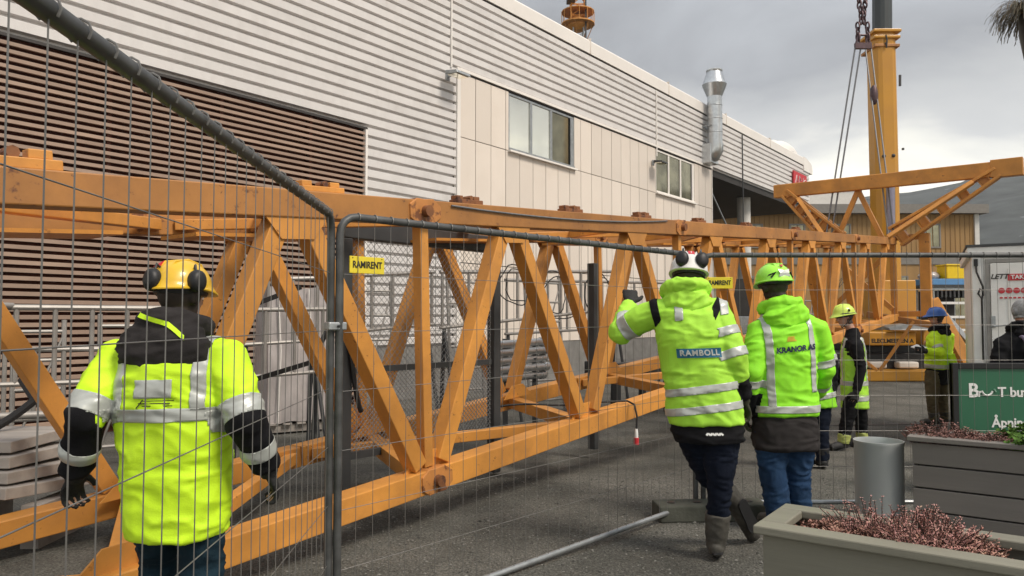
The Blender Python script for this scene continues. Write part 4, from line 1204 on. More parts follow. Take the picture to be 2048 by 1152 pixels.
# green sign board
Ys = 6.45
s0 = at(1903, 726, Ys)
sgn = thing('sign_board', 'green shop board in a black frame standing behind the planter', 'sign', (s0.x, Ys, 0))
W_, T_ = .98, s0.z
MB().box(0, W_, .0, .03, .24, T_).build('panel', M['sign_green'], sgn)
for args in ((0, .05, -.015, .04, .0, T_), (W_ - .05, W_, -.015, .04, .0, T_), (.05, W_ - .05, -.015, .04, T_ - .05, T_), (.05, W_ - .05, -.015, .04, .2, .25)):
    MB().box(*args).build('frame_bar', M['black'], sgn, bev=.004)
sx_ = lambda px: (px - CX) / FPX * Ys - s0.x
sz_ = lambda py: at(1970, py, Ys).z
def sign_text(s, px, py, size, m='white'):
    l = link('lettering', text_mesh(s, size, .0015, m=M[m]), sgn); l.location = (sx_(px), -.003, sz_(py)); l.rotation_euler = (R(90), 0, 0); return l
sign_text('B', 1942, 782, .165); sign_text('r', 1955, 786, .10)
sm_ = MB().tube([(sx_(1969) + .045 * math.cos(a), -.004, sz_(780) + .045 * math.sin(a)) for a in [R(190 + 16 * i) for i in range(11)]], .008, 6).build('smile_mark', M['white'], sgn)
MB().tube([(sx_(1983), -.004, sz_(778)), (sx_(1986), -.004, sz_(784))], .007, 6).build('smile_mark', mat('print_grey_green', (.2, .35, .26)), sgn)
sign_text('T butikk', 2036, 785, .115)
sign_text('\u00c5pningstider', 2044, 846, .112)

# bin
bn = at(1757, 885, 5.68)
bin_ = thing('bin', 'round galvanised steel bin beside the dark planter', 'bin', (bn.x, 5.68, 0))
bh = at(1757, 886, 5.55).z
MB().lathe([(.164, 0.0), (.168, .02), (.170, bh - .03), (.175, bh - .02), (.175, bh), (.167, bh), (.162, bh - .03), (.158, .03)], 36).build('drum', mat('bin_galvanised', (.52, .55, .55), .42, .4, var=.12, scale=5, stretch=(1, 1, .2)), bin_, True)
MB().lathe([(.152, bh - .22), (.156, bh - .2)], 24).build('liner', M['black'], bin_)

PLA = math.atan2(-.585, .81)
def planter(o_, length, width, h, label, m, n_planks, gap_h):
    t = thing('planter', label, 'planter', (o_[0], o_[1], 0), (0, 0, PLA), 'wooden planters by the fence')
    rim = .035
    pz = (h - rim) / n_planks
    for k in range(n_planks):
        z0, z1 = k * pz + (.0 if k else .02), (k + 1) * pz - gap_h
        for nm, a in (('front', (0, length, .03, .055)), ('back', (0, length, width - .055, width - .03)), ('end', (.03, .055, .056, width - .056)), ('end', (length - .055, length - .03, .056, width - .056))):
            x0_, x1_ = (a[0] + .03, a[1] - .03) if nm != 'end' else (a[0], a[1])
            MB().box(x0_, x1_, a[2], a[3], z0, z1).build('plank', m, t, bev=.004)
    MB().box(.06, length - .06, .058, .066, .02, h - .05).build('inner_lining', M['dark_trim'], t)
    for args in ((0, length, 0, .10), (0, length, width - .10, width), (0, .10, .101, width - .101), (length - .10, length, .101, width - .101)):
        MB().box(*args, h - rim, h).build('rim_board', m, t, bev=.006)
    MB().box(.07, length - .07, .068, width - .06, .1, h - .09).build('soil_fill', M['soil'], t)
    return t
P1, P2 = (.97, 3.07), (2.81, 5.40)
PH = .675
planter(P1, 1.75, .45, PH, 'olive grey wooden planter in front holding pink heather', M['planter'], 3, .006)
planter(P2, 1.75, .45, PH, 'dark grey planked planter beside the bin, with dry heather and a green bush', M['planter_dark'], 4, .012)
def ppos(P, x, y, z):
    return Matrix.Translation(V((P[0], P[1], 0))) @ Matrix.Rotation(PLA, 4, 'Z') @ V((x, y, z))

def sprigs(name, label, cat, base, m, n, rad, h, leaf, per, seed, spread=.5, up=1.0, group=None, squash=.6, leaf_w=.22):
    rnd_ = random.Random(seed)
    vs, fs, cols = [], [], []
    st = MB()
    for i in range(n):
        a = rnd_.uniform(0, 2 * math.pi); r = rad * math.sqrt(rnd_.random())
        p = V((r * math.cos(a), r * math.sin(a) * squash, 0))
        d = V((p.x / max(rad, .01) * spread + rnd_.gauss(0, .2), p.y / max(rad, .01) * spread + rnd_.gauss(0, .2), up * rnd_.uniform(.7, 1.1))).normalized()
        ln = h * rnd_.uniform(.55, 1.15) * (1 - .35 * (r / rad) ** 2)
        q = p.copy()
        k = per
        side = rnd_.uniform(0, 6.28)
        path = [q.copy()]
        for j in range(k):
            q = q + d * (ln / k)
            d = (d + V((rnd_.gauss(0, .10), rnd_.gauss(0, .10), rnd_.gauss(-.02, .05)))).normalized()
            path.append(q.copy())
            for s in range(3):
                aa = side + s * 2.1 + j * 1.3
                o_ = V((math.cos(aa), math.sin(aa), rnd_.uniform(.2, .9))).normalized()
                L_ = leaf * rnd_.uniform(.6, 1.3)
                wv = o_.cross(d)
                if wv.length < .05: continue
                wv = wv.normalized() * L_ * leaf_w
                b0 = len(vs)
                vs += [tuple(q), tuple(q + o_ * L_ * .55 + wv), tuple(q + o_ * L_), tuple(q + o_ * L_ * .55 - wv)]
                fs.append((b0, b0 + 1, b0 + 2, b0 + 3))
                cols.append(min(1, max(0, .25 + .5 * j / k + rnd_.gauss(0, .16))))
        st.tube([path[0], path[len(path) // 2], path[-1]], .0018 if leaf < .03 else .003, 3, cap=False)
    t = thing(name, label, cat, base, (0, 0, PLA), group)
    me = bpy.data.meshes.new('foliage'); me.from_pydata(vs, [], fs); me.materials.append(m)
    at_ = me.attributes.new('leaf_random', 'FLOAT', 'FACE'); at_.data.foreach_set('value', cols)
    o = link('foliage', me, t); o['kind'] = 'stuff'
    o = st.build('stems', M['soil'], t); o['kind'] = 'stuff'
    return t
HZ = PH - .085
sprigs('heather', 'low dry heather at the corner end of the front planter', 'heather', ppos(P1, .25, .25, HZ), M['heather_dry'], 230, .12, .085, .016, 8, 11, 1.0, .6, 'heather clumps in the planters')
sprigs('heather', 'sparse upright reddish heather between the dry corner and the pink clump', 'heather', ppos(P1, .36, .29, HZ), M['heather_pink'], 75, .10, .19, .010, 16, 12, .5, 1, 'heather clumps in the planters')
sprigs('heather', 'full pink heather clump in the middle of the front planter', 'heather', ppos(P1, .58, .25, HZ), M['heather_pink'], 400, .155, .185, .0105, 18, 13, .6, 1, 'heather clumps in the planters', .75)
sprigs('heather', 'dry tan heather along the front rim under the pink clump', 'heather', ppos(P1, .50, .175, HZ), M['heather_dry'], 300, .22, .095, .015, 9, 14, .5, .8, 'heather clumps in the planters', .2)
sprigs('heather', 'dark reddish heather at the soil gap end of the front planter', 'heather', ppos(P1, .72, .23, HZ), M['heather_dry'], 150, .09, .12, .012, 11, 15, .8, .8, 'heather clumps in the planters')
sprigs('heather', 'brown dry heather nearest the bin in the dark planter', 'heather', ppos(P2, .20, .24, HZ), M['heather_brown'], 300, .20, .17, .020, 9, 16, .8, .9, 'heather clumps in the planters')
sprigs('heather', 'brown dry heather between the bin end and the green bush', 'heather', ppos(P2, .50, .20, HZ), M['heather_brown'], 320, .20, .13, .020, 9, 17, .9, .8, 'heather clumps in the planters')
sprigs('bush', 'small fresh green bush growing in the dark planter', 'bush', ppos(P2, .90, .22, HZ), M['bush_green'], 420, .26, .24, .026, 10, 18, .75, .9, None, .8, .5)

# hanging basket at the upper corner
hb = at(2088, 56, 3.0)
bk = thing('hanging_basket', 'dark hanging basket with dry trailing grass at the upper corner', 'hanging basket', hb)
MB().lathe([(.02, -.14), (.07, -.12), (.085, -.02), (.088, .06), (.078, .06), (.07, .0)], 20).build('pot', M['black'], bk, True)
MB().tube([(0, 0, .05), (0, 0, .62)], .004, 6).build('hanger', M['dark_steel'], bk)
MB().beam((-.05, 0, .62), (1.2, 0, .62), .03, .03).build('bracket_arm', M['dark_steel'], bk)
MB().tube([(1.2, 0, -2.6), (1.2, 0, 1.4)], .05, 12).build('lamp_pole', M['dark_steel'], bk, True)
def trailing():
    rnd_ = random.Random(5)
    vs, fs, cols = [], [], []
    for i in range(800):
        a = rnd_.uniform(0, 6.28)
        p = V((.07 * math.cos(a), .07 * math.sin(a), .06 + rnd_.uniform(0, .03)))
        d = V((math.cos(a) * rnd_.uniform(.3, 1.3), math.sin(a) * rnd_.uniform(.3, 1.0), rnd_.uniform(.3, 1.4))).normalized()
        stp = rnd_.uniform(.010, .023)
        w_ = rnd_.uniform(.0008, .002)
        c_ = rnd_.random()
        prev = None
        for j in range(9):
            s = d.cross(V((0, 0, 1)))
            s = (s.normalized() if s.length > .01 else V((1, 0, 0))) * w_
            b0 = len(vs)
            vs += [tuple(p - s), tuple(p + s)]
            if prev is not None:
                fs.append((prev, prev + 1, b0 + 1, b0)); cols.append(c_)
            prev = b0
            p = p + d * stp
            d = (d + V((rnd_.gauss(0, .12), rnd_.gauss(0, .12), -.36))).normalized()
    me = bpy.data.meshes.new('trailing_grass'); me.from_pydata(vs, [], fs); me.materials.append(M['straw'])
    at_ = me.attributes.new('leaf_random', 'FLOAT', 'FACE'); at_.data.foreach_set('value', cols)
    o = link('trailing_grass', me, bk); o['kind'] = 'stuff'
trailing()

# loose gravel on the near ground
def gravel():
    rnd_ = np.random.default_rng(3)
    n = 15000
    y = 2.4 + 5.0 * rnd_.random(n) ** 1.3
    x = -1.6 + rnd_.random(n) * 4.6
    s = np.clip(rnd_.lognormal(-5.35, .42, n), .002, .014)
    oc = np.array([(1, 0, 0), (0, 1, 0), (-1, 0, 0), (0, -1, 0), (0, 0, 1), (0, 0, -1)], float)
    jit = 1 + .35 * (rnd_.random((n, 6, 3)) - .5)
    ang = rnd_.random(n) * 6.28
    ca, sa_ = np.cos(ang)[:, None], np.sin(ang)[:, None]
    p = oc[None] * jit * s[:, None, None] * np.array([1.2, .9, .55])
    px_, py_ = p[..., 0] * ca - p[..., 1] * sa_, p[..., 0] * sa_ + p[..., 1] * ca
    zz_ = p[..., 2] + (s * .3)[:, None] + np.array([gz(v) for v in y])[:, None]
    vs = np.stack([px_ + x[:, None], py_ + y[:, None], zz_], -1).reshape(-1, 3)
    f0 = np.array([(0, 1, 4), (1, 2, 4), (2, 3, 4), (3, 0, 4), (1, 0, 5), (2, 1, 5), (3, 2, 5), (0, 3, 5)])
    fs = (f0[None] + (np.arange(n) * 6)[:, None, None]).reshape(-1, 3)
    me = bpy.data.meshes.new('gravel'); me.from_pydata(vs.tolist(), [], fs.tolist()); me.materials.append(M['pebble'])
    at_ = me.attributes.new('leaf_random', 'FLOAT', 'FACE'); at_.data.foreach_set('value', np.repeat(rnd_.random(n), 8))
    o = link('gravel', me); tag(o, 'loose grey gravel scattered over the near ground', 'gravel', kind='stuff')
gravel()
# ================================================================== PEOPLE
def remesh(mb, vox, iters=4, name='cloth', factor=.5):
    me = mb.mesh('temp', None, fix=False)
    o = bpy.data.objects.new('temp', me); COL.objects.link(o)
    r = o.modifiers.new('r', 'REMESH'); r.mode = 'VOXEL'; r.voxel_size = vox; r.use_smooth_shade = True
    if iters:
        s = o.modifiers.new('s', 'SMOOTH'); s.iterations = iters; s.factor = factor
    dg = bpy.context.evaluated_depsgraph_get()
    out_ = bpy.data.meshes.new_from_object(o.evaluated_get(dg))
    bpy.data.objects.remove(o); bpy.data.meshes.remove(me)
    out_.name = name
    return out_

def wrinkle(me, amp, freq, seed, squash=(1, 1, 2.2)):
    n = len(me.vertices)
    co = np.empty(n * 3); me.vertices.foreach_get('co', co); co = co.reshape(-1, 3)
    no_ = np.empty(n * 3); me.vertices.foreach_get('normal', no_); no_ = no_.reshape(-1, 3)
    off = V((seed * 3.7, seed * 1.3, 0))
    d = np.empty(n)
    for i in range(n):
        p = V((co[i, 0] * squash[0], co[i, 1] * squash[1], co[i, 2] * squash[2])) * freq + off
        q = p + V((0, 0, 1.4 * noise.noise(p * .45)))
        a = noise.noise(q)
        d[i] = (1 - 2.6 * abs(a) ** .8) * .8 + .35 * (1 - 3 * abs(noise.noise(q * 2.1)))
    co += no_ * (d * amp)[:, None]
    me.vertices.foreach_set('co', co.ravel()); me.update()

def segd(p, a, b_):
    d = b_ - a
    t = max(0, min(1, (p - a).dot(d) / d.length_squared))
    return (p - (a + d * t)).length

class Person:
    def __init__(s, name_label, J, f, k=1.0, vox=.010, group=None):
        s.k, s.vox = k, vox
        base = (V(J['ankle_l']) + V(J['ankle_r'])) / 2
        base = V((base.x, base.y, gz(base.y)))
        s.root = thing('person', name_label, 'person', base, group=group)
        s.J = {n: V(p) - base for n, p in J.items()}
        s.base = base
        j = s.J
        s.f = V(f).normalized()
        s.hip = (j['hip_l'] + j['hip_r']) / 2
        s.rh = (j['hip_r'] - j['hip_l']).normalized()
        s.rs = (j['sh_r'] - j['sh_l']).normalized()
        s.sp = j['neck'] - s.hip
        s.hup = j.get('head_up', None)
        s.hf = V(j['look'] + base).normalized() if 'look' in J else s.f
        s.arms = {q: (j['sh_' + q], j['el_' + q], j['wr_' + q]) for q in 'lr'}

    def ring(s, t, rx, ry, fo=0.0, n=22, pw=2.4):
        c = s.hip + s.sp * t
        r = s.rh.lerp(s.rs, min(1, max(0, t))).normalized()
        up = s.sp.normalized()
        fw = up.cross(r).normalized()
        if fw.dot(s.f) < 0: fw = -fw
        c = c + fw * fo
        out_ = []
        for i in range(n):
            a = 2 * math.pi * i / n
            ca, sa_ = math.cos(a), math.sin(a)
            e_ = 2 / pw
            out_.append(c + r * (rx * s.k * math.copysign(abs(ca) ** e_, ca)) + fw * (ry * s.k * math.copysign(abs(sa_) ** e_, sa_)))
        return out_

    def head(s, mb):
        j = s.J; k = s.k
        hc = j['head']; u = (hc - j['neck']).normalized().lerp(V((0, 0, 1)), .6).normalized()
        f = (s.hf - u * s.hf.dot(u)).normalized(); r = f.cross(u)
        s.hb = (r, f, u)
        B = (r, f, u)
        mb.ell(hc + u * .02 * k, .077 * k, .097 * k, .098 * k, 18, 12, B)
        mb.ell(hc - u * .045 * k + f * .022 * k, .060 * k, .070 * k, .078 * k, 16, 10, B)
        mb.ell(hc - u * .092 * k + f * .062 * k, .026 * k, .022 * k, .022 * k, 10, 6, B)     # chin
        mb.tube([hc + f * .092 * k + u * .012 * k, hc + f * .112 * k - u * .022 * k, hc + f * .092 * k - u * .036 * k], [.010 * k, .016 * k, .012 * k], 8)   # nose
        mb.tube([hc + f * .088 * k + r * .045 * k + u * .026 * k, hc + f * .097 * k + u * .03 * k, hc + f * .088 * k - r * .045 * k + u * .026 * k], .012 * k, 8)  # brow
        mb.ell(hc - u * .062 * k + f * .082 * k, .024 * k, .012 * k, .009 * k, 10, 6, B)     # lips
        for q in (-1, 1):
            mb.ell(hc + r * (.080 * q * k) - f * .008 * k - u * .006 * k, .010 * k, .020 * k, .031 * k, 10, 6, B)
        mb.tube([j['neck'] - u * .06 * k, j['neck'] + u * .03 * k, hc - u * .05 * k - f * .01 * k], [.062 * k, .056 * k, .055 * k], 14)

    def hand(s, mb, side, curl=.35, fat=1.0, d=None):
        k = s.k
        W = s.J['wr_' + side]
        d = (V(d) if d else (W - s.J['el_' + side])).normalized()
        th = s.J.get('thumb_' + side)
        th = (V(th) + s.base) if th is not None else s.f
        th = (th - d * th.dot(d)).normalized()
        pn = d.cross(th) * (1 if side == 'l' else -1)
        # palm
        rs = []
        for t, wd, tk in ((-.02, .026, .022), (.015, .030, .018), (.055, .042, .016), (.09, .041, .014), (.102, .034, .011)):
            c = W + d * t * k
            rs.append([c + th * (wd * fat * k * math.cos(2 * math.pi * i / 14)) + pn * (tk * fat * k * math.sin(2 * math.pi * i / 14)) for i in range(14)])
        mb.rings(rs)
        for i, (o_, ln) in enumerate(((.031, .92), (.0105, 1.0), (-.0105, .95), (-.030, .76))):
            p = W + d * .088 * k + th * (o_ * fat * k)
            dd = (d + th * (o_ * 1.6)).normalized()
            pts = [p - dd * .02 * k, p]
            for q, sl_ in enumerate((.044, .027, .023)):
                ang = curl * (1.0 + .35 * q)
                ax = dd.cross(pn).normalized()
                dd = (Matrix.Rotation(ang, 3, ax) @ dd).normalized()
                p = p + dd * (sl_ * ln * k)
                pts.append(p)
            r_ = [.0105, .0105, .0100, .0090, .0075]
            mb.tube(pts, [x * fat * k for x in r_], 8)
        p = W + d * .022 * k + th * (.026 * fat * k)
        dd = (d * .55 + th * .8 + pn * .25).normalized()
        pts = [p - dd * .015 * k, p, p + dd * .034 * k]
        dd = (dd + d * .5 + pn * .3).normalized()
        pts += [pts[-1] + dd * .030 * k]
        dd = (dd + d * .4).normalized()
        pts += [pts[-1] + dd * .024 * k]
        mb.tube(pts, [x * fat * k for x in (.014, .0145, .0125, .0110, .0085)], 8)

    def foot(s, mb, side, r0=.029):
        j = s.J; k = s.k
        a, t = j['ankle_' + side], j['toe_' + side]
        d = (t - a); d_h = d.normalized()
        mb.tube([a - d_h * .03 * k - V((0, 0, .03 * k)), a + d * .35 - V((0, 0, .01)), a + d * .75, t], [r0 * k, r0 * 1.08 * k, r0 * k, r0 * .7 * k], 12)
        mb.ell(a - V((0, 0, .03 * k)) - d_h * .03 * k, r0 * .95 * k, r0 * k, r0 * .95 * k)

    def body(s, hl=(.45, None), hr=(.45, None)):
        mb = MB(); j = s.J; k = s.k
        mb.rings([s.ring(t, a, b_) for t, a, b_ in ((-.08, .13, .09), (0, .16, .105), (.25, .145, .10), (.5, .145, .10), (.75, .15, .10), (.9, .115, .08), (1.0, .06, .06))])
        s.head(mb)
        for q in 'lr':
            sh, el, wr = s.arms[q]
            mb.tube([sh.lerp(j['neck'], .3), sh, sh.lerp(el, .5), el, el.lerp(wr, .4), wr], [x * k for x in (.040, .044, .042, .037, .036, .026)], 12)
            s.hand(mb, q, *((hl if q == 'l' else hr)[0:1]), d=(hl if q == 'l' else hr)[1], fat=.92)
            mb.tube([j['hip_' + q] + V((0, 0, .04)), j['hip_' + q].lerp(j['knee_' + q], .45), j['knee_' + q], j['knee_' + q].lerp(j['ankle_' + q], .35), j['ankle_' + q]], [x * k for x in (.082, .075, .053, .055, .038)], 12)
            s.foot(mb, q)
        me = remesh(mb, min(s.vox, .009), 2, 'body', .4)
        me.materials.append(M['skin'])
        s.body_me = me
        s.body_o = link('body', me, s.root)
        r, f, u = s.hb; hc = j['head']
        for q in (-1, 1):
            MB().ell(hc + f * .0865 * k + r * (.031 * q * k) + u * .005 * k, .0105 * k, .009 * k, .0075 * k, 10, 6, (r, f, u)).build('eye', M['white'], s.root, True)
        return s

    def jacket(s, m, prof=None, sl=(.085, .086, .080, .070, .064, .052), wr=.010, freq=5.5, seed=1, name='jacket', sleeves=True, vox=None, pw=2.4, collar=True):
        k = s.k; j = s.J
        mb = MB()
        prof = prof or ((-.16, .225, .160), (0, .232, .158), (.25, .222, .150), (.5, .228, .152), (.72, .235, .150), (.86, .215, .135), (.95, .150, .112), (1.03, .085, .088))
        mb.rings([s.ring(p[0], p[1], p[2], p[3] if len(p) > 3 else 0, pw=pw) for p in prof])
        if sleeves:
            for q in 'lr':
                sh, el, wr_ = s.arms[q]
                wr2 = el.lerp(wr_, .93)
                mb.tube([sh.lerp(j['neck'], .35) - s.sp * .05, sh - s.sp * .03, sh.lerp(el, .5), el, el.lerp(wr_, .45), wr2], [x * k for x in sl], 16)
                mb.ell(el, sl[3] * k * 1.02, sl[3] * k * 1.02, sl[3] * k * 1.02)
        if collar:
            mb.tube([j['neck'] - s.sp * .06, j['neck'] + s.sp * .10], [.086 * k, .076 * k], 16)
        me = remesh(mb, vox or s.vox, 5, name)
        wrinkle(me, wr * k, freq, seed)
        me.materials.append(m)
        o = link(name, me, s.root)
        return o

    def trousers(s, m, r=(.112, .100, .080, .074, .066), wr=.008, seed=2, cut=1.0, vox=None):
        mb = MB(); j = s.J; k = s.k
        mb.ell(s.hip + V((0, 0, .02)), .172 * k, .130 * k, .135 * k, 18, 10, (s.rh, s.f, V((0, 0, 1))))
        for q in 'lr':
            h, kn, an = j['hip_' + q], j['knee_' + q], j['ankle_' + q]
            e_ = kn.lerp(an, cut)
            mb.tube([h + V((0, 0, .05)), h.lerp(kn, .3), h.lerp(kn, .65), kn, kn.lerp(an, .5), e_], [x * k for x in (r[0], r[0], r[1], r[2], r[3], r[4])], 16)
        me = remesh(mb, vox or s.vox, 4, 'trousers')
        wrinkle(me, wr * k, 7.5, seed, (1, 1, 2.6))
        me.materials.append(m)
        return link('trousers', me, s.root)

    def boots(s, m, top=.16, sole=M['rubber']):
        j = s.J; k = s.k
        for q in 'lr':
            mb = MB()
            a, t, kn = j['ankle_' + q], j['toe_' + q], j['knee_' + q]
            d = t - a
            shd = (kn - a).normalized()
            mb.tube([a + shd * top * k, a + shd * .06 * k, a - shd * .03 * k], [.079 * k, .069 * k, .056 * k], 14)
            s.foot(mb, q, .050)
            mb.tube([a.lerp(t, .55) , t + d.normalized() * .015 * k], [.050 * k, .046 * k], 12)
            me = remesh(mb, .009 if s.vox < .014 else .013, 3, 'boot')
            wrinkle(me, .003 * k, 12, 3)
            me.materials.append(m)
            b = link('boot', me, s.root)
            # sole follows the underside of the foot
            dh = d.normalized(); shd = (shd + s.f * .8).normalized(); sd_ = dh.cross(shd).normalized(); up = sd_.cross(dh).normalized()
            if up.dot(shd) < 0: up = -up
            so = MB()
            rs = []
            for tt, wd in ((-.07, .022), (-.055, .034), (.0, .036), (.09, .037), (.15, .043), (.19, .038), (.212, .02)):
                c = a + dh * (tt * k * 1.0) - up * (.052 * k) + up * max(0, tt) * 0.0
                rs.append([c + sd_ * wd * k, c - sd_ * wd * k, c - sd_ * wd * k - up * .014 * k, c + sd_ * wd * k - up * .014 * k])
            so.rings(rs)
            so.build('sole', sole, b)

    def glove(s, side, m, curl=.5, d=None, cuff=True):
        mb = MB()
        s.hand(mb, side, curl, 1.28, d)
        wr_, el = s.J['wr_' + side], s.J['el_' + side]
        if cuff:
            mb.tube([wr_.lerp(el, .22), wr_ + (wr_ - el).normalized() * .02], [.046 * s.k, .038 * s.k], 14)
        me = remesh(mb, .0055 if s.vox < .014 else .008, 2, 'glove', .4)
        me.materials.append(m)
        return link('glove', me, s.root)

    def hood(s, m, back=.085, down=.05, w_=.155, h_=.115, dpt=.075, seed=4, lump=.0, wr=.012):
        mb = MB(); k = s.k
        up = s.sp.normalized(); r = s.rs; fw = up.cross(r).normalized()
        if fw.dot(s.f) < 0: fw = -fw
        c = s.J['neck'] + up * .01
        mb.ell(c - fw * back * k - up * down * k, w_ * k, dpt * k, h_ * k, 18, 10, (r, fw, up))
        mb.ell(c - fw * (back * .9) * k - up * (down + h_ * .55) * k, w_ * .72 * k, dpt * .8 * k, h_ * .6 * k, 18, 10, (r, fw, up))
        pts = [c + r * (.115 * k * math.cos(a)) + fw * (.105 * k * math.sin(a) + .0) + up * (.020 - .035 * math.sin(a)) * k for a in [2 * math.pi * i / 18 for i in range(18)]]
        mb.tube(pts, .042 * k, 10, closed=True)
        if lump:
            mb.ell(c - fw * .07 * k + up * lump * k, .10 * k, .06 * k, .07 * k, 16, 10, (r, fw, up))
        me = remesh(mb, s.vox, 4, 'hood')
        wrinkle(me, wr * k, 7, seed, (1, 1, 1.8))
        me.materials.append(m)
        return link('hood', me, s.root)

    def patch(s, src, name, m, planes=(), test=None, off=.003, parent=None, smooth=True):
        """a close fitting cloth piece lifted from the garment under it, cut along clean planes"""
        bm = bmesh.new(); bm.from_mesh(src.data)
        for co, no_ in planes:
            bmesh.ops.bisect_plane(bm, geom=bm.verts[:] + bm.edges[:] + bm.faces[:], plane_co=co, plane_no=no_, clear_outer=True)
        if test:
            dead = [f_ for f_ in bm.faces if not test(f_.calc_center_median())]
            bmesh.ops.delete(bm, geom=dead, context='FACES')
        for v in bm.verts:
            v.co += v.normal * off
        if not bm.faces:
            bm.free(); return None
        ex = bmesh.ops.extrude_face_region(bm, geom=bm.faces[:])
        for v in [g for g in ex['geom'] if isinstance(g, bmesh.types.BMVert)]:
            v.co += v.normal * .0015
        bmesh.ops.recalc_face_normals(bm, faces=bm.faces)
        me = bpy.data.meshes.new(name); bm.to_mesh(me); bm.free()
        me.materials.clear(); me.materials.append(m)
        me.polygons.foreach_set('use_smooth', [True] * len(me.polygons))
        return link(name, me, parent or src)

    def lat(s, p):
        t = (p - s.hip).dot(s.sp) / s.sp.length_squared
        c = s.hip + s.sp * t
        return (p - c).dot(s.rh.lerp(s.rs, min(1, max(0, t))).normalized()), t
    def dead_arm(s, p):
        return min(min(segd(p, a, b_), segd(p, b_, c)) for a, b_, c in s.arms.values())
    def torso_band(s, src, t, w_, m=None, name='reflective_band', test=None):
        c = s.hip + s.sp * t
        u = s.sp.normalized()
        def tt(p):
            x, _ = s.lat(p)
            return abs(x) < .262 * s.k and (s.dead_arm(p) > .074 * s.k or abs(x) < .185 * s.k) and (test is None or test(p))
        return s.patch(src, name, m or M['reflect'], ((c + u * w_ / 2, u), (c - u * w_ / 2, -u)), tt)
    def vert_band(s, src, x, w_, t0, t1, back=True, m=None):
        u = s.sp.normalized(); r = s.rs
        c = s.hip + r * x
        c0, c1 = s.hip + s.sp * t0, s.hip + s.sp * t1
        def tt(p):
            fr = (p - (s.hip + s.sp * ((p - s.hip).dot(s.sp) / s.sp.length_squared))).dot(s.f)
            return (fr < .03) if back else True
        return s.patch(src, 'reflective_band', m or M['reflect'], ((c + r * w_ / 2, r), (c - r * w_ / 2, -r), (c1, u), (c0, -u)), tt)
    def arm_band(s, src, side, seg, t, w_, m=None, name='reflective_band', rmax=.115, off=.003):
        sh, el, wr_ = s.arms[side]
        a, b_ = (sh, el) if seg == 0 else (el, wr_)
        d = (b_ - a).normalized(); c = a.lerp(b_, t)
        sg = 1 if side == 'r' else -1
        def tt(p):
            x, _ = s.lat(p)
            return segd(p, a, b_) < rmax * s.k and (x * sg > .13 * s.k)
        return s.patch(src, name, m or M['reflect'], ((c + d * w_ / 2, d), (c - d * w_ / 2, -d)), tt, off)
    def leg_band(s, src, side, t, w_, m=None):
        a, b_ = s.J['knee_' + side], s.J['ankle_' + side]
        d = (b_ - a).normalized(); c = a.lerp(b_, t)
        return s.patch(src, 'reflective_band', m or M['reflect'], ((c + d * w_ / 2, d), (c - d * w_ / 2, -d)), lambda p: segd(p, a, b_) < .11)

    def project(s, src, me, c, name, m, off=.006, rt=None, up=None, parent=None):
        """press a flat print onto the back of a garment"""
        bvh = BVHTree.FromPolygons([v.co for v in src.data.vertices], [p.vertices[:] for p in src.data.polygons])
        up = up or s.sp.normalized(); rt = rt or s.rs
        vw = s.f
        last = None
        for v in me.vertices:
            o_ = c + rt * v.co.x + up * v.co.y - vw * .6
            hit = bvh.ray_cast(o_, vw)
            p = hit[0] if hit[0] is not None else (last or c)
            last = p
            v.co = p - vw * (off - v.co.z)
        me.materials.clear(); me.materials.append(m)
        return link(name, me, parent or src)

    def helmet(s, m, muffs=None, peak=True, sticker=None, label=None, tilt=0.0, size=1.0):
        k = s.k * size
        r, f, u = s.hb
        if tilt:
            q = Matrix.Rotation(tilt, 3, r); f = (q @ f).normalized(); u = (q @ u).normalized()
        c = s.J['head'] + u * .038 * k
        B = lambda x, y, z: c + r * (x * k) + f * (y * k) + u * (z * k)
        n = 28
        rs = []
        for z, sc_ in ((-.012, 1.085), (-.006, 1.09), (.0, 1.03), (.02, 1.02), (.05, .965), (.08, .84), (.105, .64), (.122, .38), (.130, .12)):
            ring_ = []
            for i in range(n):
                a = 2 * math.pi * i / n
                ridge = 1 + .018 * math.cos(a * 2) * (1 if z > .03 else 0)
                y = .140 * sc_ * math.sin(a) * ridge
                x = .116 * sc_ * math.cos(a) * ridge
                zz_ = z
                if peak and z <= 0 and math.sin(a) > 0:
                    y += .05 * math.sin(a) ** 3; zz_ -= .012 * math.sin(a) ** 2
                if z <= 0 and math.sin(a) < 0:
                    y -= .012 * math.sin(a) ** 2; zz_ -= .012 * math.sin(a) ** 2
                ring_.append(B(x, y, zz_))
            rs.append(ring_)
        hm = MB().rings(rs).build('helmet', m, s.root, True)
        for x in (-.032, 0, .032):
            MB().tube([B(x, -.115, .055), B(x, -.075, .112), B(x, 0, .128), B(x, .075, .115), B(x, .118, .06)], [.006 * k] * 5, 8).build('ridge', m, hm, True)
        MB().rings([[B(.112 * q * math.cos(a), .136 * q * math.sin(a), z) for a in [2 * math.pi * i / n for i in range(n)]] for z, q in ((-.035, .90), (-.012, .96), (-.011, .80), (-.034, .80))]).build('inner_band', M['black'], hm)
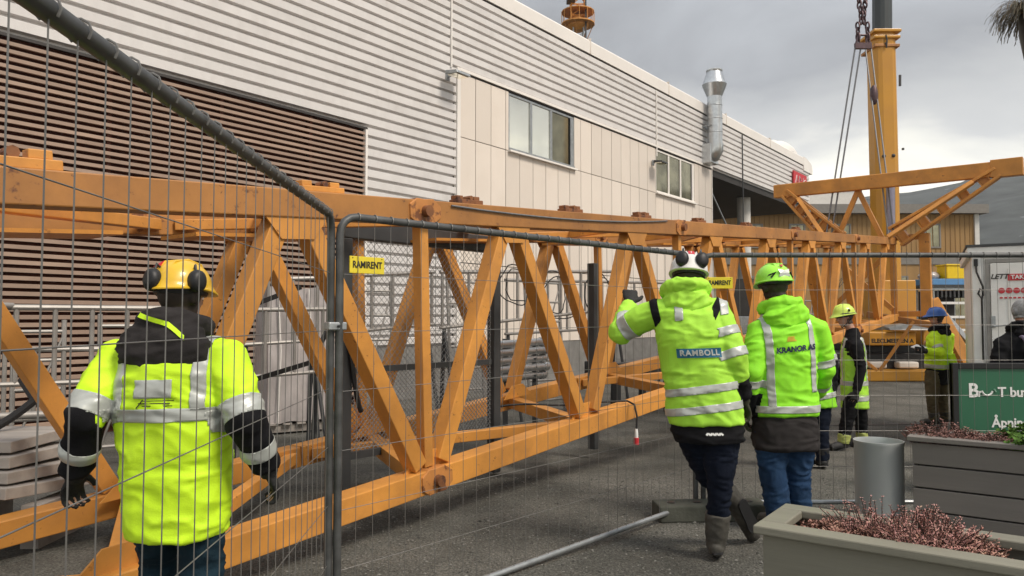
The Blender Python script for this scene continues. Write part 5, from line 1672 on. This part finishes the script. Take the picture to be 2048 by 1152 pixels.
        if muffs:
            for (x, y, z, nx, ny) in muffs:
                p0 = B(x, y, z); d = (r * nx + f * ny).normalized()
                rs = []
                sd_ = d.cross(u).normalized()
                for t, q in ((-.022, .036), (-.018, .044), (.0, .046), (.016, .042), (.026, .030), (.030, .012)):
                    rs.append([p0 + d * t * k + sd_ * (q * .92 * k * math.cos(a)) + u * (q * 1.15 * k * math.sin(a)) for a in [2 * math.pi * i / 20 for i in range(20)]])
                e_ = MB().rings(rs).build('ear_muff', M['black'], hm, True)
                MB().tube([p0 - d * .01 * k + u * .04 * k, p0 + u * .075 * k - d * .02 * k, B(x * .75, y * .7, .075)], .006 * k, 6).build('muff_arm', M['dark_steel'], e_)
        return hm, B

def J_px(d):
    """joints given as (pixel x, pixel y, depth)"""
    out_ = {}
    for n, p in d.items():
        out_[n] = at(*p) if not isinstance(p, V) else p
    return out_
def gfoot(px, Y, up=.085):
    """an ankle above the ground under a sight column"""
    return V(((px - CX) / FPX * Y, Y, gz(Y) + up))

# ---- man leaning on the fence, white helmet
def man_leaning():
    D = 4.80
    aR = V((at(1432, 1085, 4.80).x, 4.80, .095)); tR = aR + V((.04, .17, -.045))
    aL = at(1476, 1010, 5.02); tL = V((at(1508, 1060, 5.12).x, 5.15, .045))
    J = J_px(dict(head=(1377, 556, 4.93), neck=(1372, 590, 4.85), sh_l=(1316, 616, 4.86), sh_r=(1430, 612, 4.80), el_l=(1243, 663, 5.0), wr_l=(1260, 606, 5.24),
                  el_r=(1466, 712, 4.72), wr_r=(1487, 800, 4.82), hip_l=(1384, 842, 4.83), hip_r=(1440, 842, 4.78), knee_r=(1440, 962, 4.76), knee_l=(1416, 950, 4.92)))
    J.update(ankle_r=aR, toe_r=tR, ankle_l=aL, toe_l=tL)
    f = V((-.02, 1, 0))
    J['thumb_l'] = V((.9, .2, .3)); J['thumb_r'] = V((-.2, 1, 0)); J['look'] = V((.10, 1, 0))
    P = Person('man leaning on the fence in lime jacket and white helmet with ear muffs', J, f, 1.02, .0095)
    P.body((.75, V((.1, .5, .8))), (.55, None))
    under = P.jacket(M['dark_cloth'], ((-.16, .214, .152), (-.05, .222, .150), (.10, .200, .132), (.3, .18, .12)), sleeves=False, name='jacket_skirt', seed=3, collar=False)
    jk = P.jacket(M['hv_b'], ((-.02, .228, .158), (.10, .232, .160), (.25, .222, .156), (.5, .220, .150, -.01), (.70, .226, .150, -.02), (.84, .210, .132, -.02), (.94, .150, .112), (1.02, .085, .088)), seed=11, wr=.008,
                  sl=(.080, .084, .086, .082, .070, .052))
    P.hood(M['hv_b'], back=.07, down=.060, w_=.150, h_=.095, dpt=.065, seed=5)
    P.torso_band(jk, .255, .048); P.torso_band(jk, .105, .048)
    for x in (-.145, .135):
        P.vert_band(jk, x, .050, .80, .97)
    P.arm_band(jk, 'r', 0, .55, .055); P.arm_band(jk, 'r', 0, .97, .055)
    P.arm_band(jk, 'l', 0, .80, .075, rmax=.13)
    for q, sg in (('r', 1), ('l', -1)):
        sh, el, _ = P.arms[q]
        d = (el - sh).normalized()
        n_ = (d * .55 + P.rs * sg * .9).normalized()
        c = sh + P.rs * sg * .012
        P.patch(jk, 'shoulder_gusset', M['dark_cloth'], ((c + n_ * .028, n_), (c - n_ * .022, -n_)), lambda p: segd(p, sh, el) < .12 and P.lat(p)[1] > .62 and P.lat(p)[0] * sg > .14, .002)
    P.arm_band(jk, 'r', 1, .80, .20, M['dark_cloth'], 'cuff', .10, .002)
    # printed name on the back
    c = P.hip + P.sp * .545 - P.rs * .015
    bg_ = bpy.data.meshes.new('logo_patch')
    nx, ny, W_, H_ = 24, 4, .272, .058
    bg_.from_pydata([(W_ * (i / nx - .5), H_ * (k / ny - .5), 0) for k in range(ny + 1) for i in range(nx + 1)], [], [(k * (nx + 1) + i, k * (nx + 1) + i + 1, (k + 1) * (nx + 1) + i + 1, (k + 1) * (nx + 1) + i) for k in range(ny) for i in range(nx)])
    P.project(jk, bg_, c, 'logo_patch', M['logo_blue'], .006)
    P.project(jk, text_mesh('RAMBOLL', .050, .0, spacing=1.14, bold=.034), c, 'lettering', M['reflect'], .0095)
    # zigzag mark on the skirt
    zz_ = MB()
    pts = [(-.05 + .0125 * i, -.010 + .012 * (i % 2)) for i in range(9)]
    for a, b_ in zip(pts, pts[1:]):
        zz_.beam((a[0], a[1], 0), (b_[0], b_[1], 0), .012, .001)
    P.project(under, zz_.mesh('zigzag_mark'), P.hip + P.sp * -.07 + P.rs * .0, 'zigzag_mark', M['white'], .005)
    tr = P.trousers(M['jeans_dark'], (.116, .100, .076, .068, .060), seed=5, wr=.009, cut=.80)
    P.boots(M['boot'], .19)
    P.glove('l', M['glove'], .75, V((.1, .5, .8)))
    P.glove('r', M['glove_olive'], .55)
    hm, B = P.helmet(M['helmet_white'], muffs=((-.062, -.128, .045, -.35, -1), (.062, -.128, .045, .35, -1)), peak=True)
    MB().rings([[B(x, y, z) for x, y, z in ((-.02, -.10, .085), (.02, -.10, .085), (.02, -.06, .118), (-.02, -.06, .118))], [B(x, y, z) for x, y, z in ((-.02, -.106, .09), (.02, -.106, .09), (.02, -.064, .124), (-.02, -.064, .124))]]).build('sticker', M['red'], hm)
    P.patch(P.body_o, 'hair', M['hair_brown'], (), lambda p: (p - P.J['head']).dot(P.hb[2]) > -.07 and (p - P.J['head']).dot(P.hb[1]) < .04 and (p - P.J['head']).length < .14, .006, P.root)
man_leaning()

# ---- man beside him, green helmet
def man_green():
    aL = gfoot(1552, 5.42); aR = gfoot(1592, 5.50)
    J = J_px(dict(head=(1548, 573, 5.52), neck=(1562, 622, 5.46), sh_l=(1520, 655, 5.44), sh_r=(1632, 650, 5.46), el_l=(1503, 742, 5.36), wr_l=(1494, 822, 5.46),
                  el_r=(1648, 738, 5.50), wr_r=(1632, 790, 5.72), hip_l=(1542, 850, 5.46), hip_r=(1596, 850, 5.46), knee_l=(1545, 940, 5.42), knee_r=(1594, 940, 5.46)))
    J.update(ankle_l=aL, ankle_r=aR, toe_l=aL + V((-.06, .17, -.045)), toe_r=aR + V((.05, .17, -.045)))
    J['look'] = V((-.25, 1, 0)); J['thumb_l'] = V((.3, .9, 0)); J['thumb_r'] = V((-.5, .3, .8))
    P = Person('man in green hooded jacket with lettered back and green helmet, beside the leaning man', J, V((.10, 1, 0)), 1.02, .0095)
    P.body((.45, None), (.6, None))
    P.jacket(M['grey_cloth'], ((-.20, .226, .172), (-.05, .226, .168), (.15, .205, .142), (.3, .19, .13)), sleeves=False, name='under_jacket', seed=8, collar=False)
    jk = P.jacket(M['hv_c'], ((.09, .235, .165), (.18, .235, .165), (.3, .228, .160), (.5, .228, .156, -.01), (.70, .232, .152, -.02), (.84, .212, .135, -.02), (.94, .150, .115), (1.02, .088, .09)), seed=21, wr=.008,
                  sl=(.085, .088, .086, .078, .072, .058))
    P.hood(M['hv_c'], back=.085, down=.045, w_=.160, h_=.105, dpt=.078, seed=9, lump=.03, wr=.013)
    P.torso_band(jk, .155, .050)
    P.vert_band(jk, -.135, .050, .18, .98)
    P.vert_band(jk, .175, .045, .30, .98)
    P.arm_band(jk, 'l', 1, .25, .055); P.arm_band(jk, 'r', 0, .85, .055); P.arm_band(jk, 'r', 1, .55, .05)
    P.arm_band(jk, 'l', 1, .80, .20, M['dark_cloth'], 'cuff', .10, .002)
    c = P.hip + P.sp * .67 + P.rs * .060
    P.project(jk, text_mesh('KRANOR AS', .052, .0, spacing=1.0, bold=.05), c, 'lettering', M['navy'], .008, rt=(P.rs + P.sp.normalized() * .06).normalized())
    mk = MB()
    for i in range(4):
        mk.box(-.10 + .003 * i, .10, -.014 + .009 * i, -.0085 + .009 * i, -.0005, .0005)
    P.project(jk, mk.mesh('stripe_mark'), c + P.sp * .085 + P.rs * .03, 'stripe_mark', M['print_orange'], .007)
    P.trousers(M['jeans'], (.118, .108, .090, .086, .080), seed=6, wr=.010)
    P.boots(M['boot'], .10)
    P.glove('l', M['glove_olive'], .45); P.glove('r', M['glove_olive'], .6)
    hm, B = P.helmet(M['helmet_green'], peak=True)
    def pl_(pts, o_):
        return [B(x, y - o_, z + o_ * .3) for x, y, z in pts]
    sx = [(-.045, -.128, .062), (.0, -.136, .050), (.045, -.128, .062), (.035, -.139, .03), (.045, -.136, .006), (-.045, -.136, .006), (-.035, -.139, .03)]
    MB().rings([pl_(sx, .004), pl_(sx, .008)]).build('sticker', M['reflect'], hm)
    tri = [(-.016, -.104, .096), (.016, -.104, .096), (.0, -.117, .076)]
    MB().rings([pl_(tri, .006), pl_(tri, .012)]).build('sticker', M['red'], hm)
    for q in (-1, 1):
        MB().tube([B(.105 * q, -.05, -.0), B(.085 * q, -.09, .03), B(.06 * q, -.125, .04), B(.085 * q, -.105, .008)], .007, 6).build('vent', M['black'], hm)
    MB().tube([B(-.10, -.06, -.02), B(-.06, -.118, -.03), B(.06, -.118, -.03), B(.10, -.06, -.02)], .012, 8).build('nape_strap', M['black'], hm, True)
    P.patch(P.body_o, 'hair', M['hair_brown'], (), lambda p: (p - P.J['head']).dot(P.hb[2]) > -.085 and (p - P.J['head']).dot(P.hb[1]) < .035 and (p - P.J['head']).length < .14, .010, P.root)
man_green()

# ---- man at the left, yellow helmet, walking away behind the fence
def man_yellow():
    Yb = 3.13
    J = J_px(dict(head=(362, 592, 3.16), neck=(352, 668, 3.13), sh_l=(240, 706, 3.16), sh_r=(448, 704, 3.10), el_l=(172, 836, 3.02), wr_l=(150, 950, 3.14),
                  el_r=(492, 842, 3.02), wr_r=(536, 940, 3.14), hip_l=(312, 1030, 3.14), hip_r=(398, 1030, 3.12)))
    aL = V((at(318, 1000, 3.32).x, 3.32, .10)); aR = V((at(385, 1000, 2.98).x, 2.98, .10))
    J.update(ankle_l=aL, ankle_r=aR, toe_l=aL + V((-.03, .17, -.05)), toe_r=aR + V((.03, .17, -.05)))
    J['knee_l'] = V((J['hip_l'].x * .5 + aL.x * .5, 3.27, .48)); J['knee_r'] = V((J['hip_r'].x * .5 + aR.x * .5, 3.13, .48))
    J['look'] = V((.42, 1, 0)); J['thumb_l'] = V((.3, .9, 0)); J['thumb_r'] = V((-.3, .9, .0))
    P = Person('man walking behind the fence in yellow jacket with black sleeves and yellow helmet', J, V((.03, 1, 0)), .98, .009)
    P.body((.5, None), (.4, None))
    jk = P.jacket(M['hv_a'], ((-.105, .196, .160), (-.02, .208, .162), (.12, .214, .166), (.3, .222, .168), (.5, .236, .166, -.01), (.70, .248, .160, -.02), (.84, .225, .14, -.02), (.94, .150, .115), (1.02, .09, .09)), seed=31, wr=.010,
                  sl=(.086, .090, .086, .074, .068, .056), freq=5)
    hd = P.hood(M['grey_cloth'], back=.085, down=.075, w_=.205, h_=.135, dpt=.085, seed=12)
    st_ = MB()
    for i in range(12):
        x0, x1 = -.10 + .0175 * i, -.10 + .0175 * (i + 1)
        f_ = lambda x: -.30 * x - .8 * max(0, x - .04) ** 1.2
        st_.add([(x0, f_(x0) - .010, 0), (x1, f_(x1) - .010, 0), (x1, f_(x1) + .010, 0), (x0, f_(x0) + .010, 0)], [(0, 1, 2, 3)])
    P.project(hd, st_.mesh('hood_piping', fix=False), P.J['neck'] + P.sp.normalized() * .052, 'hood_piping', M['hv_a'], .007)
    P.torso_band(jk, .575, .052)
    for q in 'lr':
        P.arm_band(jk, q, 0, .84, .075, rmax=.14)
        sh, el, wr_ = P.arms[q]
        d = (el - sh).normalized(); c = sh.lerp(el, .94)
        sg = 1 if q == 'r' else -1
        P.patch(jk, 'dark_sleeve', M['dark_cloth'], ((c, -d),), lambda p: (segd(p, sh, el) < .118 or segd(p, el, wr_) < .105) and (P.lat(p)[0] * sg > .262 or (segd(p, el, wr_) < .085 and P.lat(p)[0] * sg > .235)) and P.lat(p)[1] > .14, .0025)
        P.arm_band(jk, q, 1, .55, .055, rmax=.12, off=.006)
    for x, w_ in ((-.165, .05), (.165, .05)):
        P.vert_band(jk, x, w_, .60, .98)
    # grey name strip high on the back and small print under it
    u = P.sp.normalized(); c = P.hip + P.sp * .715
    P.patch(jk, 'back_flash', M['reflect'], ((c + u * .035, u), (c - u * .035, -u), (P.hip + P.rs * .075, P.rs), (P.hip - P.rs * .075, -P.rs)), lambda p: (p - c).dot(P.f) < 0)
    pr = MB()
    for i, (x0, x1) in enumerate(((-.05, .075), (-.065, .06), (-.05, .07))):
        pr.box(x0, x1, .012 - .010 * i, .0155 - .010 * i, -.0004, .0004)
    pr.beam((-.075, -.016, 0), (-.045, .018, 0), .004, .0008)
    P.project(jk, pr.mesh('small_print'), P.hip + P.sp * .635, 'small_print', M['ink'], .006)
    P.trousers(M['teal_trousers'], (.092, .092, .084, .080, .074), seed=7)
    P.boots(M['boot'], .14)
    P.glove('l', M['glove'], .5); P.glove('r', M['glove'], .4)
    hm, B = P.helmet(M['helmet_yellow'], muffs=((-.128, .0, .012, -1, 0.05), (-.02, -.150, .020, -.05, -1), (.125, -.03, .022, 1, -.1)), peak=True, size=.93)
    MB().rings([[B(x, y, z) for x, y, z in ((-.075, -.088, .085), (-.03, -.105, .085), (-.03, -.072, .112), (-.065, -.06, .108))], [B(x, y, z) for x, y, z in ((-.077, -.096, .09), (-.03, -.113, .09), (-.03, -.078, .118), (-.067, -.066, .114))]]).build('sticker', M['red'], hm)
    P.patch(P.body_o, 'hair', M['hair_brown'], (), lambda p: (p - P.J['head']).dot(P.hb[2]) > -.085 and (p - P.J['head']).dot(P.hb[1]) < .03 and (p - P.J['head']).length < .15, .008, P.root)
man_yellow()

# ---- man half hidden behind the green one
def man_hidden():
    Yb = 8.0
    aL = gfoot(1613, 8.1); aR = gfoot(1640, 7.95)
    J = J_px(dict(head=(1594, 634, 8.05), neck=(1604, 658, 8.0), sh_l=(1572, 675, 8.0), sh_r=(1645, 672, 8.0), el_l=(1566, 728, 8.0), wr_l=(1575, 775, 8.1),
                  el_r=(1662, 728, 7.95), wr_r=(1664, 785, 8.0), hip_l=(1612, 792, 8.0), hip_r=(1642, 792, 8.0), knee_l=(1612, 855, 8.05), knee_r=(1642, 858, 7.95)))
    J.update(ankle_l=aL, ankle_r=aR, toe_l=aL + V((-.03, .17, -.045)), toe_r=aR + V((.03, .17, -.045)))
    P = Person('worker in yellow jacket half hidden behind the man in the green jacket', J, V((-.1, 1, 0)), .96, .013)
    P.body((.5, None), (.5, None))
    jk = P.jacket(M['hv_c'], None, seed=41, wr=.009)
    P.torso_band(jk, .0, .055); P.torso_band(jk, .28, .055)
    P.arm_band(jk, 'r', 0, .8, .06); P.arm_band(jk, 'r', 1, .55, .5, M['dark_cloth'], 'dark_sleeve', .11, .002)
    P.trousers(M['jeans_dark'], seed=9); P.boots(M['rubber'], .14)
    P.glove('l', M['glove']); P.glove('r', M['glove'])
    P.helmet(M['helmet_lime'])
man_hidden()

# ---- man in a vest walking past, in profile
def man_vest():
    Yb = 9.65
    a1 = V((at(1688, 880, 9.55).x, 9.58, gz(9.6) + .09)); a2 = V((at(1727, 860, 9.8).x, 9.84, gz(9.8) + .10))
    J = J_px(dict(head=(1689, 634, 9.68), neck=(1705, 668, 9.68), sh_l=(1713, 690, 9.47), sh_r=(1705, 690, 9.87), el_l=(1722, 738, 9.42), wr_l=(1712, 784, 9.40),
                  el_r=(1688, 735, 9.93), wr_r=(1670, 770, 9.93), hip_l=(1709, 792, 9.58), hip_r=(1709, 792, 9.78), knee_l=(1694, 838, 9.57), knee_r=(1722, 838, 9.8)))
    J.update(ankle_l=a1, ankle_r=a2, toe_l=a1 + V((-.165, -.04, -.05)), toe_r=a2 + V((-.165, .02, -.05)))
    J['look'] = V((-1, -.12, -.08)); J['thumb_l'] = V((-1, 0, 0)); J['thumb_r'] = V((-1, 0, .2))
    P = Person('man in profile walking with lime vest over a black sweater', J, V((-1, .05, 0)), 1.0, .012)
    P.body((.6, None), (.6, None))
    jk = P.jacket(M['dark_cloth'], ((-.12, .20, .135), (0, .205, .137), (.25, .20, .135), (.5, .205, .137), (.72, .21, .135), (.86, .19, .12), (.95, .13, .10), (1.03, .08, .08)), sl=(.082, .084, .072, .062, .056, .048), seed=51, wr=.007, name='sweater')
    vs_ = P.jacket(M['hv_b'], ((-.20, .225, .165), (0, .225, .160), (.25, .22, .155), (.5, .222, .155), (.72, .20, .148), (.86, .165, .13), (.95, .115, .112)), sleeves=False, seed=52, wr=.008, name='vest', collar=False)
    for t in (-.02, .22):
        P.torso_band(vs_, t, .06, test=lambda p: True)
    P.vert_band(vs_, -.12, .05, .25, .95, back=False); P.vert_band(vs_, .12, .05, .25, .95, back=False)
    tr = P.trousers(M['dark_cloth'], seed=10)
    for q in 'lr':
        P.leg_band(tr, q, .80, .11, mat('reflect_lime', (.40, .45, .13), .5))
    P.boots(M['rubber'], .13)
    P.glove('l', M['glove'], .6); P.glove('r', M['glove'], .6)
    hm, B = P.helmet(M['helmet_lime'])
    MB().tube([B(.11 * math.cos(a), .135 * math.sin(a), .006 + .006 * math.sin(3 * a)) for a in [2 * math.pi * i / 24 for i in range(24)]], .013, 6, closed=True).build('headband', M['black'], hm, True)
    for q in (-1, 1):
        MB().tube([B(.085 * q, -.02, -.01), B(.075 * q, .03, -.12), B(0, .06, -.17)], .006, 5).build('chin_strap', M['black'], hm)
        MB().ell(B(.112 * q, -.01, .045), .012, .03, .02).build('side_clip', M['black'], hm, True)
    P.patch(P.body_o, 'hair', M['hair_brown'], (), lambda p: (p - P.J['head']).dot(P.hb[2]) > -.09 and (p - P.J['head']).dot(P.hb[1]) < -.005 and (p - P.J['head']).length < .14, .012, P.root)
man_vest()

# ---- man with blue helmet
def man_blue():
    Yb = 11.9
    a1, a2 = gfoot(1862, 11.85, .09), gfoot(1884, 12.05, .09)
    J = J_px(dict(head=(1873, 635, 11.9), neck=(1878, 660, 11.9), sh_l=(1866, 672, 11.78), sh_r=(1897, 671, 12.0), el_l=(1880, 706, 11.62), wr_l=(1850, 702, 11.60),
                  el_r=(1896, 704, 12.1), wr_r=(1858, 690, 12.0), hip_l=(1866, 748, 11.85), hip_r=(1886, 748, 11.98), knee_l=(1864, 800, 11.83), knee_r=(1885, 800, 12.0)))
    J.update(ankle_l=a1, ankle_r=a2, toe_l=a1 + V((-.15, .07, -.05)), toe_r=a2 + V((-.15, .07, -.05)))
    J['look'] = V((-.8, .35, -.3)); J['thumb_l'] = V((0, 0, 1)); J['thumb_r'] = V((0, 0, 1))
    P = Person('man in blue helmet and bright yellow jacket looking down at his hands', J, V((-.85, .5, 0)), 1.0, .013)
    P.body((.5, None), (.55, None))
    P.jacket(M['dark_cloth'], ((-.22, .205, .145), (-.05, .21, .145), (.15, .205, .14), (.3, .2, .13)), sleeves=False, name='shirt_tail', seed=61, collar=False)
    jk = P.jacket(M['hv_a'], ((.12, .225, .165), (.25, .225, .16), (.5, .225, .155), (.72, .23, .15), (.86, .21, .135), (.95, .15, .11), (1.03, .085, .088)), seed=62, wr=.011)
    P.hood(M['dark_cloth'], w_=.15, h_=.075, dpt=.06, seed=14)
    P.torso_band(jk, .18, .06)
    P.arm_band(jk, 'l', 0, .7, .05)
    MB().tube([P.hip + V((.10, -.2, .32)), P.hip + V((.14, -.2, .1)), P.hip + V((.13, -.19, -.05))], [.05, .065, .055], 10).build('hanging_vest', M['hv_a'], P.root, True)
    P.trousers(M['olive'], seed=11); P.boots(M['boot'], .12)
    P.glove('l', M['glove'], .5)
    P.helmet(M['helmet_blue'])
    P.patch(P.body_o, 'hair', M['hair_brown'], (), lambda p: (p - P.J['head']).dot(P.hb[2]) > -.08 and (p - P.J['head']).dot(P.hb[1]) < .0 and (p - P.J['head']).length < .14, .010, P.root)
    q = P.base + (P.J['wr_l'] + P.J['wr_r']) / 2 + V((-.10, 0, .02))
    o = MB().box(-.09, .03, -.11, .11, -.006, .006).build('clipboard', M['white'], bev=.003); o.location = q; o.rotation_euler = (.2, -.35, .2)
    tag(o, 'pale clipboard held by the man in the blue helmet', 'clipboard')
man_blue()

# ---- grey haired person behind the sign
def man_black():
    Yb = 7.6
    aL, aR = gfoot(2024, 7.6, .09), gfoot(2068, 7.6, .09)
    J = J_px(dict(head=(2046, 624, 7.66), neck=(2046, 660, 7.6), sh_l=(2006, 684, 7.6), sh_r=(2090, 684, 7.6), el_l=(1994, 745, 7.55), wr_l=(2004, 792, 7.7),
                  el_r=(2102, 745, 7.55), wr_r=(2090, 792, 7.7), hip_l=(2028, 800, 7.6), hip_r=(2066, 800, 7.6), knee_l=(2026, 870, 7.6), knee_r=(2068, 870, 7.6)))
    J.update(ankle_l=aL, ankle_r=aR, toe_l=aL + V((-.03, .17, -.045)), toe_r=aR + V((.03, .17, -.045)))
    P = Person('grey haired person in a black jacket with a backpack behind the green sign', J, V((0, 1, 0)), 1.0, .013)
    P.body()
    jk = P.jacket(M['dark_cloth'], None, seed=71, wr=.009, sl=(.084, .088, .082, .072, .066, .054))
    P.hood(M['dark_cloth'], w_=.14, h_=.08, dpt=.06, seed=15)
    P.trousers(M['jeans_dark'], seed=12); P.boots(M['rubber'], .12)
    P.patch(P.body_o, 'hair', M['hair_grey'], (), lambda p: (p - P.J['head']).dot(P.hb[2]) > -.075 and (p - P.J['head']).dot(P.hb[1]) < .055 - .3 * max(0, -(p - P.J['head']).dot(P.hb[2])) and (p - P.J['head']).length < .14, .018, P.root)
    c = P.base + P.hip + P.sp * .55 + V((.03, -.24, 0))
    bpk = thing('backpack', 'dark backpack worn by the grey haired person behind the sign', 'backpack', c)
    MB().ell((0, 0, 0), .155, .10, .235, 18, 12).build('bag', M['dark_cloth'], bpk, True)
    MB().ell((0, -.07, -.08), .11, .06, .11, 16, 8).build('pocket', M['dark_cloth'], bpk, True)
    for x in (-.11, .11):
        MB().tube([(x, .02, .16), (x * 1.1, .10, .25), (x * 1.2, .22, .26), (x * 1.2, .38, .16)], .018, 8).build('strap', mat('strap_lilac', (.16, .13, .20), .7), bpk, True)
    MB().tube([(-.03, .0, .23), (-.03, 0, .28), (.03, 0, .28), (.03, 0, .23)], .009, 6).build('top_handle', M['black'], bpk, True)
man_black()

# ================================================================== HAZE
def haze():
    m = bpy.data.materials.new('thin_air'); m.use_nodes = True
    t = m.node_tree; t.nodes.clear()
    o_ = t.nodes.new("ShaderNodeOutputMaterial"); v = t.nodes.new("ShaderNodeVolumePrincipled")
    v.inputs['Color'].default_value = (0.80, 0.84, 0.88, 1); v.inputs['Density'].default_value = 0.00022
    t.links.new(v.outputs[0], o_.inputs['Volume'])
    o = MB().box(-1520, 1520, -410, 1510, -3, 235).build('haze', m)
    tag(o, kind='stuff')
haze()
